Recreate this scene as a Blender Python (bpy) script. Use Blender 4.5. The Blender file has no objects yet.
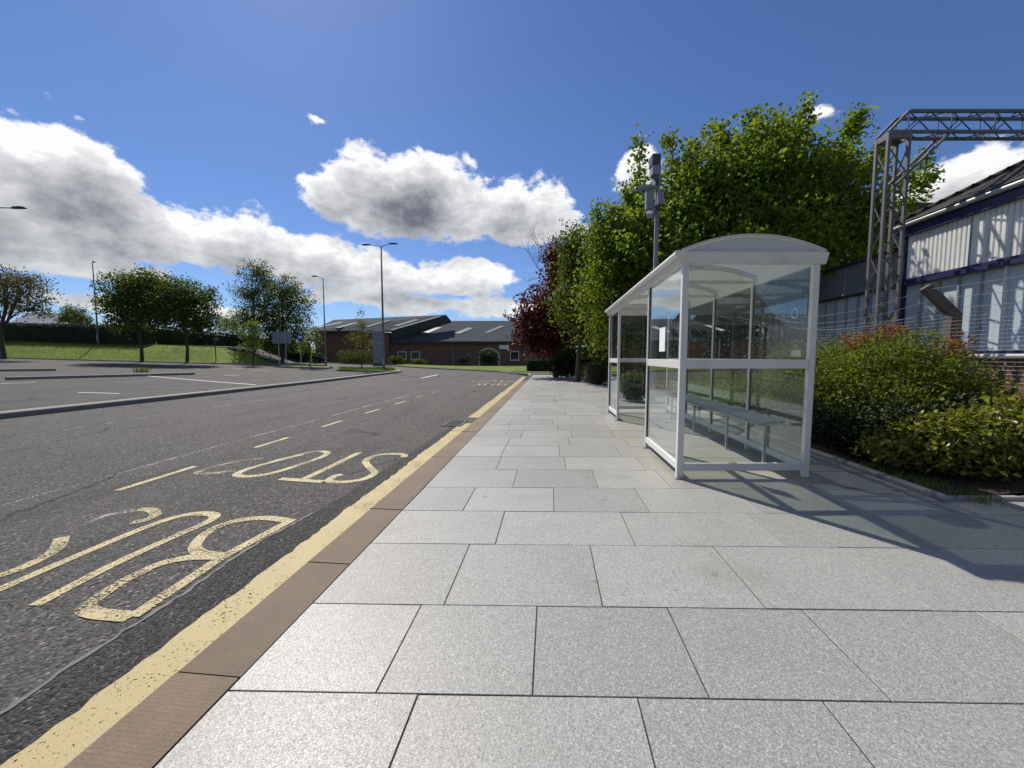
import bpy, bmesh, math, random
import numpy as np
from mathutils import Vector

# ---------------------------------------------------------------- camera / light
sc = bpy.context.scene
FPX, YAW, H = 385.0, math.radians(5.64), 1.33
PITCH = math.atan(27 / FPX)
SUN_AZ, SUN_EL = math.radians(-37.0), math.radians(48.0)
Rv = np.array([math.cos(YAW), math.sin(YAW), 0.0])
Fh = np.array([-math.sin(YAW), math.cos(YAW), 0.0])
Zv = np.array([0, 0, 1.0])
Fv = Fh * math.cos(PITCH) - Zv * math.sin(PITCH)
Uv = Fh * math.sin(PITCH) + Zv * math.cos(PITCH)
EYE = np.array([0, 0, H])

cam = bpy.data.cameras.new('camera')
cam.sensor_width = 36.0
cam.lens = FPX / 1024 * 36.0
cam.clip_start = 0.05
cam.clip_end = 6000
co = bpy.data.objects.new('camera', cam)
sc.collection.objects.link(co)
co.location = (0, 0, H)
co.rotation_euler = (math.pi / 2 - PITCH, 0, YAW)
sc.camera = co

vs = sc.view_settings
vs.view_transform = 'Standard'
vs.look = 'None'
vs.gamma = 1
vs.use_curve_mapping = False
vs.exposure = 0.16


def ray(px, py):
    return Fv + Rv * (px - 512) / FPX - Uv * (py - 384) / FPX


# ---------------------------------------------------------------- world (sky + clouds)
world = bpy.data.worlds.new('World')
sc.world = world
world.use_nodes = True
NT = world.node_tree
NT.nodes.clear()


class NB:
    """small helper to write node maths"""
    def __init__(self, tree):
        self.t = tree

    def node(self, typ, **kw):
        n = self.t.nodes.new(typ)
        for k, v in kw.items():
            setattr(n, k, v)
        return n

    def put(self, sock, v):
        if v is None:
            return
        if isinstance(v, bpy.types.NodeSocket):
            self.t.links.new(v, sock)
        else:
            sock.default_value = v

    def m(self, op, a, b=None, c=None, clamp=False):
        n = self.node('ShaderNodeMath', operation=op, use_clamp=clamp)
        for i, v in enumerate((a, b, c)):
            self.put(n.inputs[i], v)
        return n.outputs[0]

    def ss(self, x, lo, hi, a=0.0, b=1.0):
        n = self.node('ShaderNodeMapRange', interpolation_type='SMOOTHSTEP')
        for i, v in enumerate((x, lo, hi, a, b)):
            self.put(n.inputs[i], v)
        return n.outputs[0]

    def lin(self, x, lo, hi, a=0.0, b=1.0):
        n = self.node('ShaderNodeMapRange')
        for i, v in enumerate((x, lo, hi, a, b)):
            self.put(n.inputs[i], v)
        return n.outputs[0]

    def noise(self, vec, scale, detail=4, rough=0.55, col=False, lac=2.0):
        n = self.node('ShaderNodeTexNoise')
        self.put(n.inputs['Vector'], vec)
        n.inputs['Scale'].default_value = scale
        n.inputs['Detail'].default_value = detail
        n.inputs['Roughness'].default_value = rough
        n.inputs['Lacunarity'].default_value = lac
        return n.outputs['Color' if col else 'Fac']

    def voro(self, vec, scale, feature='F1', out='Distance', rnd=1.0):
        n = self.node('ShaderNodeTexVoronoi', feature=feature)
        self.put(n.inputs['Vector'], vec)
        n.inputs['Scale'].default_value = scale
        n.inputs['Randomness'].default_value = rnd
        return n.outputs[out]

    def mixc(self, f, a, b, blend='MIX'):
        n = self.node('ShaderNodeMix', data_type='RGBA', blend_type=blend)
        self.put(n.inputs[0], f)
        for s, v in ((n.inputs[6], a), (n.inputs[7], b)):
            if isinstance(v, (tuple, list)):
                v = tuple(v) + (1,) if len(v) == 3 else v
            self.put(s, v)
        return n.outputs[2]

    def comb(self, x, y, z):
        n = self.node('ShaderNodeCombineXYZ')
        for i, v in enumerate((x, y, z)):
            self.put(n.inputs[i], v)
        return n.outputs[0]

    def sep(self, v):
        n = self.node('ShaderNodeSeparateXYZ')
        self.put(n.inputs[0], v)
        return n.outputs

    def vm(self, op, a, b=None, scale=None):
        n = self.node('ShaderNodeVectorMath', operation=op)
        self.put(n.inputs[0], a)
        if b is not None:
            self.put(n.inputs[1], b)
        if scale is not None:
            self.put(n.inputs['Scale'], scale)
        return n.outputs[0]


def uv_of(px, py):
    r = ray(px, py)
    r = r / np.linalg.norm(r)
    return math.atan2(r[0], r[1]), math.asin(r[2])


# clouds: (u, v, half width, half height, weight) in azimuth / elevation
CL = []
for px, py, rx, ry, w in [
        (-80, 190, 190, 66, 1.3), (65, 168, 92, 48, 1.15), (120, 225, 110, 40, 1.0), (215, 240, 95, 34, .95), (310, 262, 100, 26, .9), (410, 280, 100, 20, .85),
        (412, 196, 86, 52, 1.45), (505, 205, 66, 32, 1.1), (330, 196, 36, 22, .8), (545, 228, 45, 18, .8),
        (500, 308, 44, 13, .85), (640, 172, 34, 20, .8), (975, 192, 95, 46, 1.15),
        (40, 258, 150, 20, .85), (190, 308, 150, 9, .8), (400, 302, 110, 9, .75), (470, 272, 60, 12, .7), (818, 108, 24, 12, .5), (318, 112, 14, 7, .5)]:
    u, v = uv_of(px, py)
    u1, _ = uv_of(px + rx, py)
    u0, _ = uv_of(px - rx, py)
    _, v1 = uv_of(px, py - ry)
    _, v0 = uv_of(px, py + ry)
    CL.append((u, v, abs(u1 - u0) / 2, abs(v1 - v0) / 2, w))

w = NB(NT)
tc = w.node('ShaderNodeTexCoord')
sx = w.sep(tc.outputs['Generated'])
Uw = w.m('ARCTAN2', sx[0], sx[1])
Vw = w.m('ARCSINE', sx[2])
base = w.comb(Uw, w.m('MULTIPLY', Vw, 1.5), 3.7)
warp = w.vm('MULTIPLY', w.vm('SUBTRACT', w.noise(base, 7.0, 2, .55, col=True), (.5, .5, .5)), (.13, .07, 0))
q0 = w.vm('ADD', w.comb(Uw, Vw, 0.0), warp)


def blobs_at(q):
    acc = None
    for (u, v, a, b, wt) in CL:
        n = w.node('ShaderNodeVectorMath', operation='MULTIPLY_ADD')
        w.put(n.inputs[0], q)
        n.inputs[1].default_value = (1 / a, 1 / b, 0)
        n.inputs[2].default_value = (-u / a, -v / b, 0)
        ln = w.node('ShaderNodeVectorMath', operation='LENGTH')
        w.put(ln.inputs[0], n.outputs[0])
        val = w.m('MULTIPLY_ADD', ln.outputs['Value'], -wt, wt)
        acc = val if acc is None else w.m('MAXIMUM', acc, val)
    # the same broken cumulus goes on all the way round and overhead
    far = w.m('MULTIPLY_ADD', w.noise(base, 2.3, 1, .5), 5.0, -2.85)
    away = w.ss(w.m('ABSOLUTE', w.m('ADD', Uw, .1)), .95, 1.25)
    return w.m('MAXIMUM', acc, w.m('MULTIPLY_ADD', away, 6.0, w.m('MINIMUM', w.m('SUBTRACT', far, 6.0), -5.0)))


f1 = w.noise(base, 11.0, 6, .58)
f1b = w.noise(w.vm('ADD', base, (-.012, .07, 0)), 11.0, 3, .55)
f2 = w.noise(base, 30.0, 6, .64)
D0 = w.m('MULTIPLY_ADD', w.m('SUBTRACT', f1, .5), 1.6, blobs_at(q0))
D0 = w.m('MULTIPLY_ADD', w.m('SUBTRACT', f2, .5), .75, D0)
D1 = w.m('MULTIPLY_ADD', w.m('SUBTRACT', f1b, .5), 1.35, blobs_at(w.vm('ADD', q0, (-.012, .05, 0))))
alpha = w.ss(D0, -.03, .24)
thick = w.m('ADD', w.m('MULTIPLY', D1, .7), w.m('MULTIPLY', D0, .3))
thick = w.m('MULTIPLY_ADD', w.m('SUBTRACT', f2, .5), .75, thick)
tk = w.m('POWER', w.lin(thick, .0, 1.3), .72)
sky = w.node('ShaderNodeTexSky', sky_type='NISHITA')
sky.sun_disc = False
sky.sun_elevation = SUN_EL
sky.sun_rotation = SUN_AZ % (2 * math.pi)
sky.altitude = 30
sky.air_density = 1.0
sky.dust_density = 0.2
sky.ozone_density = 3.0
ccol = w.mixc(tk, (13.2, 13.2, 13.2), (2.1, 2.3, 2.75))
ccol = w.mixc(w.ss(Vw, .0, .22, .45, 0.0), ccol, (8.5, 9.2, 9.9))
blue = w.mixc(1.0, sky.outputs[0], (.80, .97, 1.32), 'MULTIPLY')
mixed = w.mixc(w.m('MULTIPLY', alpha, .97), blue, ccol)
bg = w.node('ShaderNodeBackground')
bg.inputs['Strength'].default_value = 0.068
NT.links.new(mixed, bg.inputs['Color'])
wo = w.node('ShaderNodeOutputWorld')
NT.links.new(bg.outputs[0], wo.inputs['Surface'])

sun = bpy.data.lights.new('sun', 'SUN')
sun.energy = 5.0
sun.angle = math.radians(0.53)
sun.color = (1.0, .935, .83)
so = bpy.data.objects.new('sun', sun)
sc.collection.objects.link(so)
SD = Vector((math.sin(SUN_AZ) * math.cos(SUN_EL), math.cos(SUN_AZ) * math.cos(SUN_EL), math.sin(SUN_EL)))
so.rotation_euler = (-SD).to_track_quat('-Z', 'Y').to_euler()
so.location = SD * 60

# ---------------------------------------------------------------- helpers
rng = np.random.default_rng(11)
rnd = random.Random(4)
COL = sc.collection


def tag(o, label=None, cat=None, group=None, kind=None):
    if label:
        o['label'] = label
    if cat:
        o['category'] = cat
    if group:
        o['group'] = group
    if kind:
        o['kind'] = kind
    return o


def empty(name, loc, label, cat, group=None):
    o = bpy.data.objects.new(name, None)
    COL.objects.link(o)
    o.location = loc
    o.empty_display_size = .2
    return tag(o, label, cat, group)


def rootloc(o):
    v = Vector((0, 0, 0))
    while o is not None:
        v = v + o.location
        o = o.parent
    return v


class MB:
    """collects shapes in world space, links them as ONE mesh object"""
    def __init__(self):
        self.v, self.f = [], []

    def add(self, vs_, fs):
        b = len(self.v)
        self.v += [tuple(map(float, p)) for p in vs_]
        self.f += [tuple(i + b for i in q) for q in fs]
        return self

    def frame_box(self, c, ax, ay, az):
        c, ax, ay, az = map(Vector, (c, ax, ay, az))
        p = [c + ax * i + ay * j + az * k for k in (-.5, .5) for j in (-.5, .5) for i in (-.5, .5)]
        return self.add(p, [(0, 2, 3, 1), (4, 5, 7, 6), (0, 1, 5, 4), (2, 6, 7, 3), (0, 4, 6, 2), (1, 3, 7, 5)])

    def box(self, x0, x1, y0, y1, z0, z1):
        return self.frame_box(((x0 + x1) / 2, (y0 + y1) / 2, (z0 + z1) / 2), (x1 - x0, 0, 0), (0, y1 - y0, 0), (0, 0, z1 - z0))

    def bar(self, a, b, wx, wy=None, up=(0, 0, 1)):
        """rectangular bar from a to b"""
        wy = wy or wx
        a, b = Vector(a), Vector(b)
        d_ = b - a
        up = Vector(up)
        s = d_.cross(up)
        if s.length < 1e-5:
            s = d_.cross(Vector((1, 0, 0)))
        s.normalize()
        t = s.cross(d_).normalized()
        return self.frame_box((a + b) / 2, s * wx, d_, t * wy)

    def tube(self, pts, rad, n=8, cap=True):
        pts = [Vector(p) for p in pts]
        if not hasattr(rad, '__len__'):
            rad = [rad] * len(pts)
        b = len(self.v)
        ref = None
        for i, p in enumerate(pts):
            t = (pts[min(i + 1, len(pts) - 1)] - pts[max(i - 1, 0)]).normalized()
            if ref is None:
                ref = t.cross(Vector((0, 0, 1)))
                if ref.length < 1e-3:
                    ref = t.cross(Vector((1, 0, 0)))
            ref = (ref - t * ref.dot(t)).normalized()
            o_ = t.cross(ref)
            for k in range(n):
                a = 2 * math.pi * k / n
                self.v.append(tuple(p + (ref * math.cos(a) + o_ * math.sin(a)) * rad[i]))
        for i in range(len(pts) - 1):
            for k in range(n):
                k2 = (k + 1) % n
                self.f.append((b + i * n + k, b + i * n + k2, b + (i + 1) * n + k2, b + (i + 1) * n + k))
        if cap:
            self.f.append(tuple(b + k for k in range(n))[::-1])
            self.f.append(tuple(b + (len(pts) - 1) * n + k for k in range(n)))
        return self

    def prism(self, poly, off):
        """polygon extruded by a vector"""
        n = len(poly)
        poly = [Vector(p) for p in poly]
        off = Vector(off)
        return self.add(poly + [p + off for p in poly],
                        [tuple(range(n))[::-1], tuple(range(n, 2 * n))] + [(i, (i + 1) % n, n + (i + 1) % n, n + i) for i in range(n)])

    def build(self, name, mat_, parent=None, smooth=False, bevel=0, kind=None, label=None):
        me = bpy.data.meshes.new(name)
        o0 = rootloc(parent)
        me.from_pydata([tuple(Vector(p) - o0) for p in self.v], [], self.f)
        bm = bmesh.new()
        bm.from_mesh(me)
        bmesh.ops.recalc_face_normals(bm, faces=bm.faces)
        if bevel:
            bmesh.ops.bevel(bm, geom=bm.edges[:], offset=bevel, segments=1, affect='EDGES', clamp_overlap=True)
        bm.to_mesh(me)
        bm.free()
        me.materials.append(mat_)
        if smooth:
            me.polygons.foreach_set('use_smooth', [True] * len(me.polygons))
            try:
                me.set_sharp_from_angle(angle=math.radians(35))
            except Exception:
                pass
        o = bpy.data.objects.new(name, me)
        COL.objects.link(o)
        o.parent = parent
        return tag(o, label=label, kind=kind)


def tri_mesh(name, V, F, mat_, parent=None, kind=None):
    """fast triangle mesh out of numpy arrays"""
    V = np.asarray(V, np.float32).reshape(-1, 3) - np.array(rootloc(parent), np.float32)
    F = np.asarray(F, np.int32).reshape(-1, 3)
    me = bpy.data.meshes.new(name)
    me.vertices.add(len(V))
    me.vertices.foreach_set('co', V.ravel())
    me.loops.add(F.size)
    me.loops.foreach_set('vertex_index', F.ravel())
    me.polygons.add(len(F))
    me.polygons.foreach_set('loop_start', np.arange(0, F.size, 3, dtype=np.int32))
    me.update(calc_edges=True)
    me.materials.append(mat_)
    o = bpy.data.objects.new(name, me)
    COL.objects.link(o)
    o.parent = parent
    return tag(o, kind=kind)


def ssf(x):
    x = np.clip(x, 0, 1)
    return x * x * (3 - 2 * x)


def softp(x, k=2.0):
    return np.where(x > 30, x, np.log1p(np.exp(np.clip(x / k, -30, 30))) * k)


def G(x, y):
    """lie of the land: flat by the stop, rising gently to the left and away, with a lawn bank"""
    x, y = np.asarray(x, float), np.asarray(y, float)
    lat = x * Rv[0] + y * Rv[1]
    d_ = x * Fh[0] + y * Fh[1]
    z = .028 * softp(np.minimum(-x - 14, 55.0)) + .008 * softp(np.minimum(y - 20, 60.0))
    return z + 1.85 * ssf((-lat - 27) / 7) * ssf((d_ - 40) / 6.5) * (1 - .0 * d_)


def gz(x, y, off=0.0):
    return float(G(x, y)) + off


def P(px, py, d_):
    """point on the pixel's line of sight at horizontal depth d_"""
    r = ray(px, py)
    return Vector(EYE + r * (d_ / (r @ Fh)))


def at(px, d_, off=-.12):
    """ground point in column px at depth d_"""
    z = 0.0
    for _ in range(6):
        dc = d_ * math.cos(PITCH) - (z - H) * math.sin(PITCH)
        lat = (px - 512) / FPX * dc
        q = Rv * lat + Fh * d_
        z = gz(q[0], q[1], off)
    return Vector((q[0], q[1], z))


def hit(px, py, off=-.12):
    r = ray(px, py)
    t, prev = 1.0, 1.0
    while t < 400:
        q = EYE + r * t
        if q[2] < gz(q[0], q[1], off):
            lo, hi = prev, t
            for _ in range(30):
                m_ = (lo + hi) / 2
                q = EYE + r * m_
                if q[2] < gz(q[0], q[1], off):
                    hi = m_
                else:
                    lo = m_
            return Vector(q)
        prev = t
        t *= 1.02
    return Vector(q)


# ---------------------------------------------------------------- materials
MATS = {}


def material(name):
    m = bpy.data.materials.new(name)
    m.use_nodes = True
    t = m.node_tree
    t.nodes.clear()
    n = NB(t)
    out = n.node('ShaderNodeOutputMaterial')
    bs = n.node('ShaderNodeBsdfPrincipled')
    t.links.new(bs.outputs[0], out.inputs[0])
    MATS[name] = m
    return m, n, bs, out


def pos(n):
    return n.node('ShaderNodeNewGeometry').outputs['Position']


def matt(m, v=.1):
    for n in m.node_tree.nodes:
        if n.type == 'BSDF_PRINCIPLED':
            n.inputs['Specular IOR Level'].default_value = v
    return m


def bump(n, bs, h, dist, strength=1.0):
    b = n.node('ShaderNodeBump')
    b.inputs['Strength'].default_value = strength
    b.inputs['Distance'].default_value = dist
    n.put(b.inputs['Height'], h)
    n.put(bs.inputs['Normal'], b.outputs[0])


def plain(name, col, rough=.5, metal=0.0, var=.12, scale=6.0, bmp=0.0, dirt=None):
    m, n, bs, out = material(name)
    p = pos(n)
    f = n.noise(p, scale, 5, .6)
    c = n.mixc(f, tuple(x * (1 - var) for x in col), tuple(min(1, x * (1 + var)) for x in col))
    if dirt:
        c = n.mixc(n.ss(n.noise(p, scale * .45, 6, .7), .52, .75, 0, dirt[1]), c, dirt[0])
    n.put(bs.inputs['Base Color'], c)
    bs.inputs['Roughness'].default_value = rough
    bs.inputs['Metallic'].default_value = metal
    if bmp:
        bump(n, bs, n.noise(p, scale * 8, 4, .6), bmp)
    return m


def asphalt(name, lo, hi, aggr=75, chips=.8, worn=.3):
    m, n, bs, out = material(name)
    p = pos(n)
    cell = n.node('ShaderNodeTexVoronoi', feature='F1')
    n.put(cell.inputs['Vector'], p)
    cell.inputs['Scale'].default_value = aggr
    cv = n.sep(cell.outputs['Color'])
    dist = cell.outputs['Distance']
    big = n.noise(p, .55, 5, .6)
    med = n.noise(p, 6.0, 5, .65)
    c = n.mixc(n.m('MULTIPLY_ADD', cv[0], .75, n.m('MULTIPLY', med, .3)), lo, hi)
    c = n.mixc(n.ss(cv[1], .93, .97, 0, chips), c, (.30, .29, .27))
    c = n.mixc(n.ss(cv[2], .74, .84, 0, .8), c, tuple(x * .35 for x in lo))
    c = n.mixc(n.ss(big, .35, .7, 0, worn), c, (.11, .105, .098))
    c = n.mixc(n.ss(n.noise(n.vm('MULTIPLY', p, (1.3, .16, 1)), 1.0, 4, .6), .5, .72, 0, .35), c, tuple(x * .6 for x in lo))
    ck = n.voro(n.vm('ADD', n.vm('MULTIPLY', p, (1, .6, 1)), n.vm('MULTIPLY', n.noise(p, 3, 4, .7, True), (.5, .5, 0))), .38, 'DISTANCE_TO_EDGE')
    c = n.mixc(n.m('MULTIPLY', n.ss(ck, .012, .004, 0, .8), n.ss(n.noise(p, .5, 2, .5), .48, .6)), c, tuple(x * .4 for x in lo))
    c = n.mixc(n.ss(n.voro(n.vm('ADD', p, n.vm('MULTIPLY', n.noise(p, 5, 3, .6, True), (.3, .3, 0))), .7), .17, .06, 0, .45), c, tuple(x * .5 for x in lo))
    n.put(bs.inputs['Base Color'], c)
    n.put(bs.inputs['Roughness'], n.lin(cv[1], 0, 1, .75, .95))
    bs.inputs['Specular IOR Level'].default_value = .22
    h = n.m('ADD', n.m('MULTIPLY', n.m('SUBTRACT', .6, dist), 1.0), n.m('MULTIPLY', n.noise(p, 210, 2, .6), .5))
    bump(n, bs, h, .010, 1.0)
    return m


M_road = asphalt('asphalt_road', (.052, .050, .048), (.14, .134, .127), 62, .9)
M_patch = asphalt('asphalt_trench', (.032, .031, .031), (.085, .082, .079), 80, .5, .05)
M_park = asphalt('asphalt_car_park', (.05, .048, .046), (.105, .101, .096), 70, .6, .4)
M_path = asphalt('asphalt_path', (.08, .078, .076), (.16, .155, .15), 80, .4, .4)


def granite():
    m, n, bs, out = material('granite_slab')
    p = pos(n)
    oi = n.node('ShaderNodeObjectInfo')
    g1 = n.sep(n.voro(p, 250, out='Color'))
    g2 = n.sep(n.voro(n.vm('ADD', p, (3.1, 1.7, .4)), 165, out='Color'))
    s1 = n.noise(p, 60, 4, .75)
    s2 = g1[1]
    big = n.noise(p, 1.3, 6, .6)
    base_ = n.mixc(oi.outputs['Random'], (.235, .235, .226), (.31, .309, .298))
    c = n.mixc(n.m('MULTIPLY_ADD', s1, .5, n.m('MULTIPLY', g1[0], .75)), n.mixc(1.0, base_, (.48, .48, .49), 'MULTIPLY'), n.mixc(1.0, base_, (1.36, 1.36, 1.34), 'MULTIPLY'))
    c = n.mixc(n.ss(g2[0], .82, .86, 0, .4), c, (.115, .117, .12))
    c = n.mixc(n.ss(g2[1], .91, .94, 0, .4), c, (.60, .60, .585))
    # pale long flecks in the stone
    fl = n.noise(n.vm('MULTIPLY', p, (22, 60, 22)), 1.0, 4, .65)
    c = n.mixc(n.ss(fl, .66, .74, 0, .5), c, (.6, .59, .57))
    # old dirt and spots
    c = n.mixc(n.ss(big, .48, .78, 0, .5), c, (.19, .18, .16))
    spot = n.voro(n.vm('ADD', p, n.vm('MULTIPLY', n.noise(p, 30, 2, .5, True), (.02, .02, 0))), 2.6)
    c = n.mixc(n.ss(spot, .075, .05, 0, .45), c, (.12, .115, .11))
    spx = n.voro(n.vm('ADD', p, (7.3, 2.1, 0)), 1.7)
    c = n.mixc(n.ss(spx, .022, .012, 0, .8), c, (.68, .68, .66))
    st_ = n.noise(n.vm('ADD', p, (11, 5, 2)), 2.3, 6, .7)
    sp_ = n.sep(p)
    near_ = n.m('MULTIPLY', n.ss(n.m('ABSOLUTE', n.m('SUBTRACT', sp_[0], 2.1)), 1.3, .75), n.ss(n.m('ABSOLUTE', n.m('SUBTRACT', sp_[1], 6.8)), 3.2, 2.5))
    c = n.mixc(n.m('MULTIPLY', near_, n.ss(st_, .42, .62, 0, .5)), c, (.30, .27, .17))
    for rx_, ry_ in ((3.05, 4.15), (3.3, 4.02), (3.45, 4.1)):
        dd = n.vm('MULTIPLY', n.vm('SUBTRACT', p, (rx_, ry_, 0)), (8, 14, 0))
        ln = n.node('ShaderNodeVectorMath', operation='LENGTH')
        n.put(ln.inputs[0], dd)
        c = n.mixc(n.ss(n.m('ADD', ln.outputs['Value'], st_), 1.35, .75, 0, .6), c, (.13, .065, .035))
    n.put(bs.inputs['Base Color'], c)
    n.put(bs.inputs['Roughness'], n.lin(g1[2], 0, 1, .40, .60))
    bs.inputs['Specular IOR Level'].default_value = .5
    bump(n, bs, n.m('ADD', s1, n.m('MULTIPLY', s2, .3)), .0025, .5)
    return m


M_slab = granite()
M_joint = plain('joint_sand', (.05, .042, .034), .95, var=.4, scale=40, bmp=.004)


def kerbstone():
    m, n, bs, out = material('brown_kerb_concrete')
    p = pos(n)
    oi = n.node('ShaderNodeObjectInfo')
    dots = n.voro(p, 62, rnd=.55)
    b = n.noise(p, 2.2, 6, .65)
    c = n.mixc(oi.outputs['Random'], (.125, .086, .052), (.165, .116, .072))
    c = n.mixc(n.ss(b, .35, .7, 0, .6), c, (.085, .058, .036))
    c = n.mixc(n.ss(n.noise(p, 160, 3, .7), .5, .75, 0, .45), c, (.22, .165, .115))
    c = n.mixc(n.ss(n.noise(n.vm('ADD', p, (3, 9, 1)), 9, 6, .7), .60, .72, 0, .5), c, (.21, .165, .12))
    n.put(bs.inputs['Base Color'], c)
    bs.inputs['Roughness'].default_value = .75
    bump(n, bs, n.m('ADD', n.ss(dots, .25, .6), n.noise(p, 90, 4, .7)), .0016, .6)
    return m


M_kerb = kerbstone()
M_kerb_grey = plain('grey_kerb_concrete', (.21, .2, .185), .85, var=.25, scale=5, bmp=.003, dirt=((.12, .11, .1), .6))
M_edging = plain('edging_concrete', (.27, .265, .255), .8, var=.25, scale=9, bmp=.002, dirt=((.14, .13, .11), .7))


def paint(name, col, wear, col2=None):
    m, n, bs, out = material(name)
    p = pos(n)
    c = n.mixc(n.noise(p, 5, 5, .6), tuple(x * .82 for x in col), col)
    c = n.mixc(n.ss(n.noise(p, 120, 3, .7), .5, .75, 0, .45), c, tuple(x * .45 for x in col))
    c = n.mixc(n.ss(n.noise(n.vm('ADD', p, (4, 1, 0)), 3.0, 6, .7), .58, .75, 0, .5), c, (.3, .27, .2))
    n.put(bs.inputs['Base Color'], c)
    bs.inputs['Roughness'].default_value = .6
    bump(n, bs, n.noise(p, 130, 3, .7), .004, .7)
    tr = n.node('ShaderNodeBsdfTransparent')
    mx = n.node('ShaderNodeMixShader')
    k = n.m('ADD', n.m('MULTIPLY', n.noise(p, 62, 3, .7), .95), n.m('MULTIPLY', n.noise(p, 3.1, 4, .65), .45))
    n.put(mx.inputs[0], n.ss(k, wear, wear + .04))
    m.node_tree.links.new(bs.outputs[0], mx.inputs[1])
    m.node_tree.links.new(tr.outputs[0], mx.inputs[2])
    m.node_tree.links.new(mx.outputs[0], out.inputs[0])
    return m


M_yel = paint('yellow_road_paint', (.43, .345, .15), .795)
M_yel_letter = paint('worn_yellow_road_paint', (.48, .40, .20), .735)
M_yel_faint = paint('faint_yellow_road_paint', (.46, .41, .29), .66)
M_wht = paint('white_road_paint', (.70, .70, .68), .80)
M_wht_faint = paint('faint_white_road_paint', (.5, .49, .46), .615)


def grass_mat(name, lo, hi):
    m, n, bs, out = material(name)
    p = pos(n)
    f = n.m('ADD', n.m('MULTIPLY', n.noise(p, .35, 5, .65), .6), n.m('MULTIPLY', n.noise(p, 9, 5, .7), .5))
    c = n.mixc(n.ss(f, .35, .75), lo, hi)
    c = n.mixc(n.ss(n.noise(p, 1.1, 6, .7), .56, .75, 0, .5), c, (.11, .10, .05))
    n.put(bs.inputs['Base Color'], c)
    bs.inputs['Roughness'].default_value = .9
    bs.inputs['Specular IOR Level'].default_value = .15
    bump(n, bs, n.noise(p, 35, 4, .7), .06, .8)
    return m


M_lawn = grass_mat('lawn_grass', (.085, .135, .016), (.17, .225, .03))
M_soil = plain('bark_soil', (.055, .040, .028), .95, var=.5, scale=22, bmp=.03, dirt=((.12, .09, .055), .6))


def leaf_mat(name, lo, hi, tr=.38, gloss=.55, third=None, spec=.25):
    m, n, bs, out = material(name)
    geo = n.node('ShaderNodeNewGeometry')
    r_ = geo.outputs['Random Per Island']
    p = geo.outputs['Position']
    f = n.m('ADD', n.m('MULTIPLY', r_, .65), n.m('MULTIPLY', n.noise(p, 1.1, 3, .6), .45))
    c = n.mixc(n.ss(f, .2, .9), lo, hi)
    if third:
        c = n.mixc(n.ss(n.m('FRACT', n.m('MULTIPLY', r_, 17.3)), third[1], third[1] + .05), c, third[0])
    n.put(bs.inputs['Base Color'], c)
    bs.inputs['Roughness'].default_value = gloss
    bs.inputs['Specular IOR Level'].default_value = spec
    t = n.node('ShaderNodeBsdfTranslucent')
    n.put(t.inputs['Color'], n.mixc(1.0, c, (1.35, 1.5, .75), 'MULTIPLY'))
    mx = n.node('ShaderNodeMixShader')
    mx.inputs[0].default_value = tr
    m.node_tree.links.new(bs.outputs[0], mx.inputs[1])
    m.node_tree.links.new(t.outputs[0], mx.inputs[2])
    m.node_tree.links.new(mx.outputs[0], out.inputs[0])
    return m


L_syc = leaf_mat('sycamore_leaf', (.08, .115, .013), (.205, .245, .03), .52)
L_lime = leaf_mat('lime_tree_leaf', (.075, .108, .013), (.195, .235, .03), .5)
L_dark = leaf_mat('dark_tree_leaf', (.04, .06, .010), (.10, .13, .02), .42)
L_birch = leaf_mat('birch_leaf', (.045, .06, .014), (.10, .12, .03), .4)
L_olive2 = leaf_mat('dull_green_leaf', (.05, .07, .012), (.135, .16, .03), .45)
L_oliv = leaf_mat('olive_cherry_leaf', (.06, .055, .022), (.13, .11, .045), .35, third=((.17, .10, .06), .8))
L_red = leaf_mat('copper_leaf', (.06, .014, .012), (.15, .030, .020), .35)
L_young = leaf_mat('young_leaf', (.07, .10, .02), (.14, .17, .04), .45)
L_amber = leaf_mat('amber_sapling_leaf', (.09, .09, .022), (.16, .13, .04), .4)
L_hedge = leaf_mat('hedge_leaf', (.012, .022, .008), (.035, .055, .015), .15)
L_shrub = leaf_mat('shrub_leaf', (.07, .10, .013), (.18, .205, .026), .42)
L_laurel = leaf_mat('glossy_shrub_leaf', (.075, .095, .013), (.26, .26, .04), .32, .34, ((.30, .27, .06), .86), .4)
L_fire = leaf_mat('red_shoot_leaf', (.20, .04, .02), (.34, .10, .03), .4)
L_lav = leaf_mat('grey_green_leaf', (.06, .075, .035), (.13, .14, .075), .25)
L_grass = leaf_mat('grass_blade', (.05, .085, .016), (.13, .17, .035), .35)
M_bark = plain('bark', (.075, .06, .048), .9, var=.45, scale=7, bmp=.03)
M_birch = plain('birch_bark', (.32, .30, .27), .8, var=.4, scale=5, bmp=.01)

M_white = plain('white_painted_metal', (.66, .655, .64), .4, var=.05, scale=3, dirt=((.42, .41, .38), .4))
M_roofmet = plain('pale_roof_sheet', (.56, .565, .565), .45, var=.06, scale=3, dirt=((.4, .4, .37), .5))
M_ceiling = plain('white_ceiling_sheet', (.80, .80, .78), .5, var=.05, scale=4)


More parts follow.
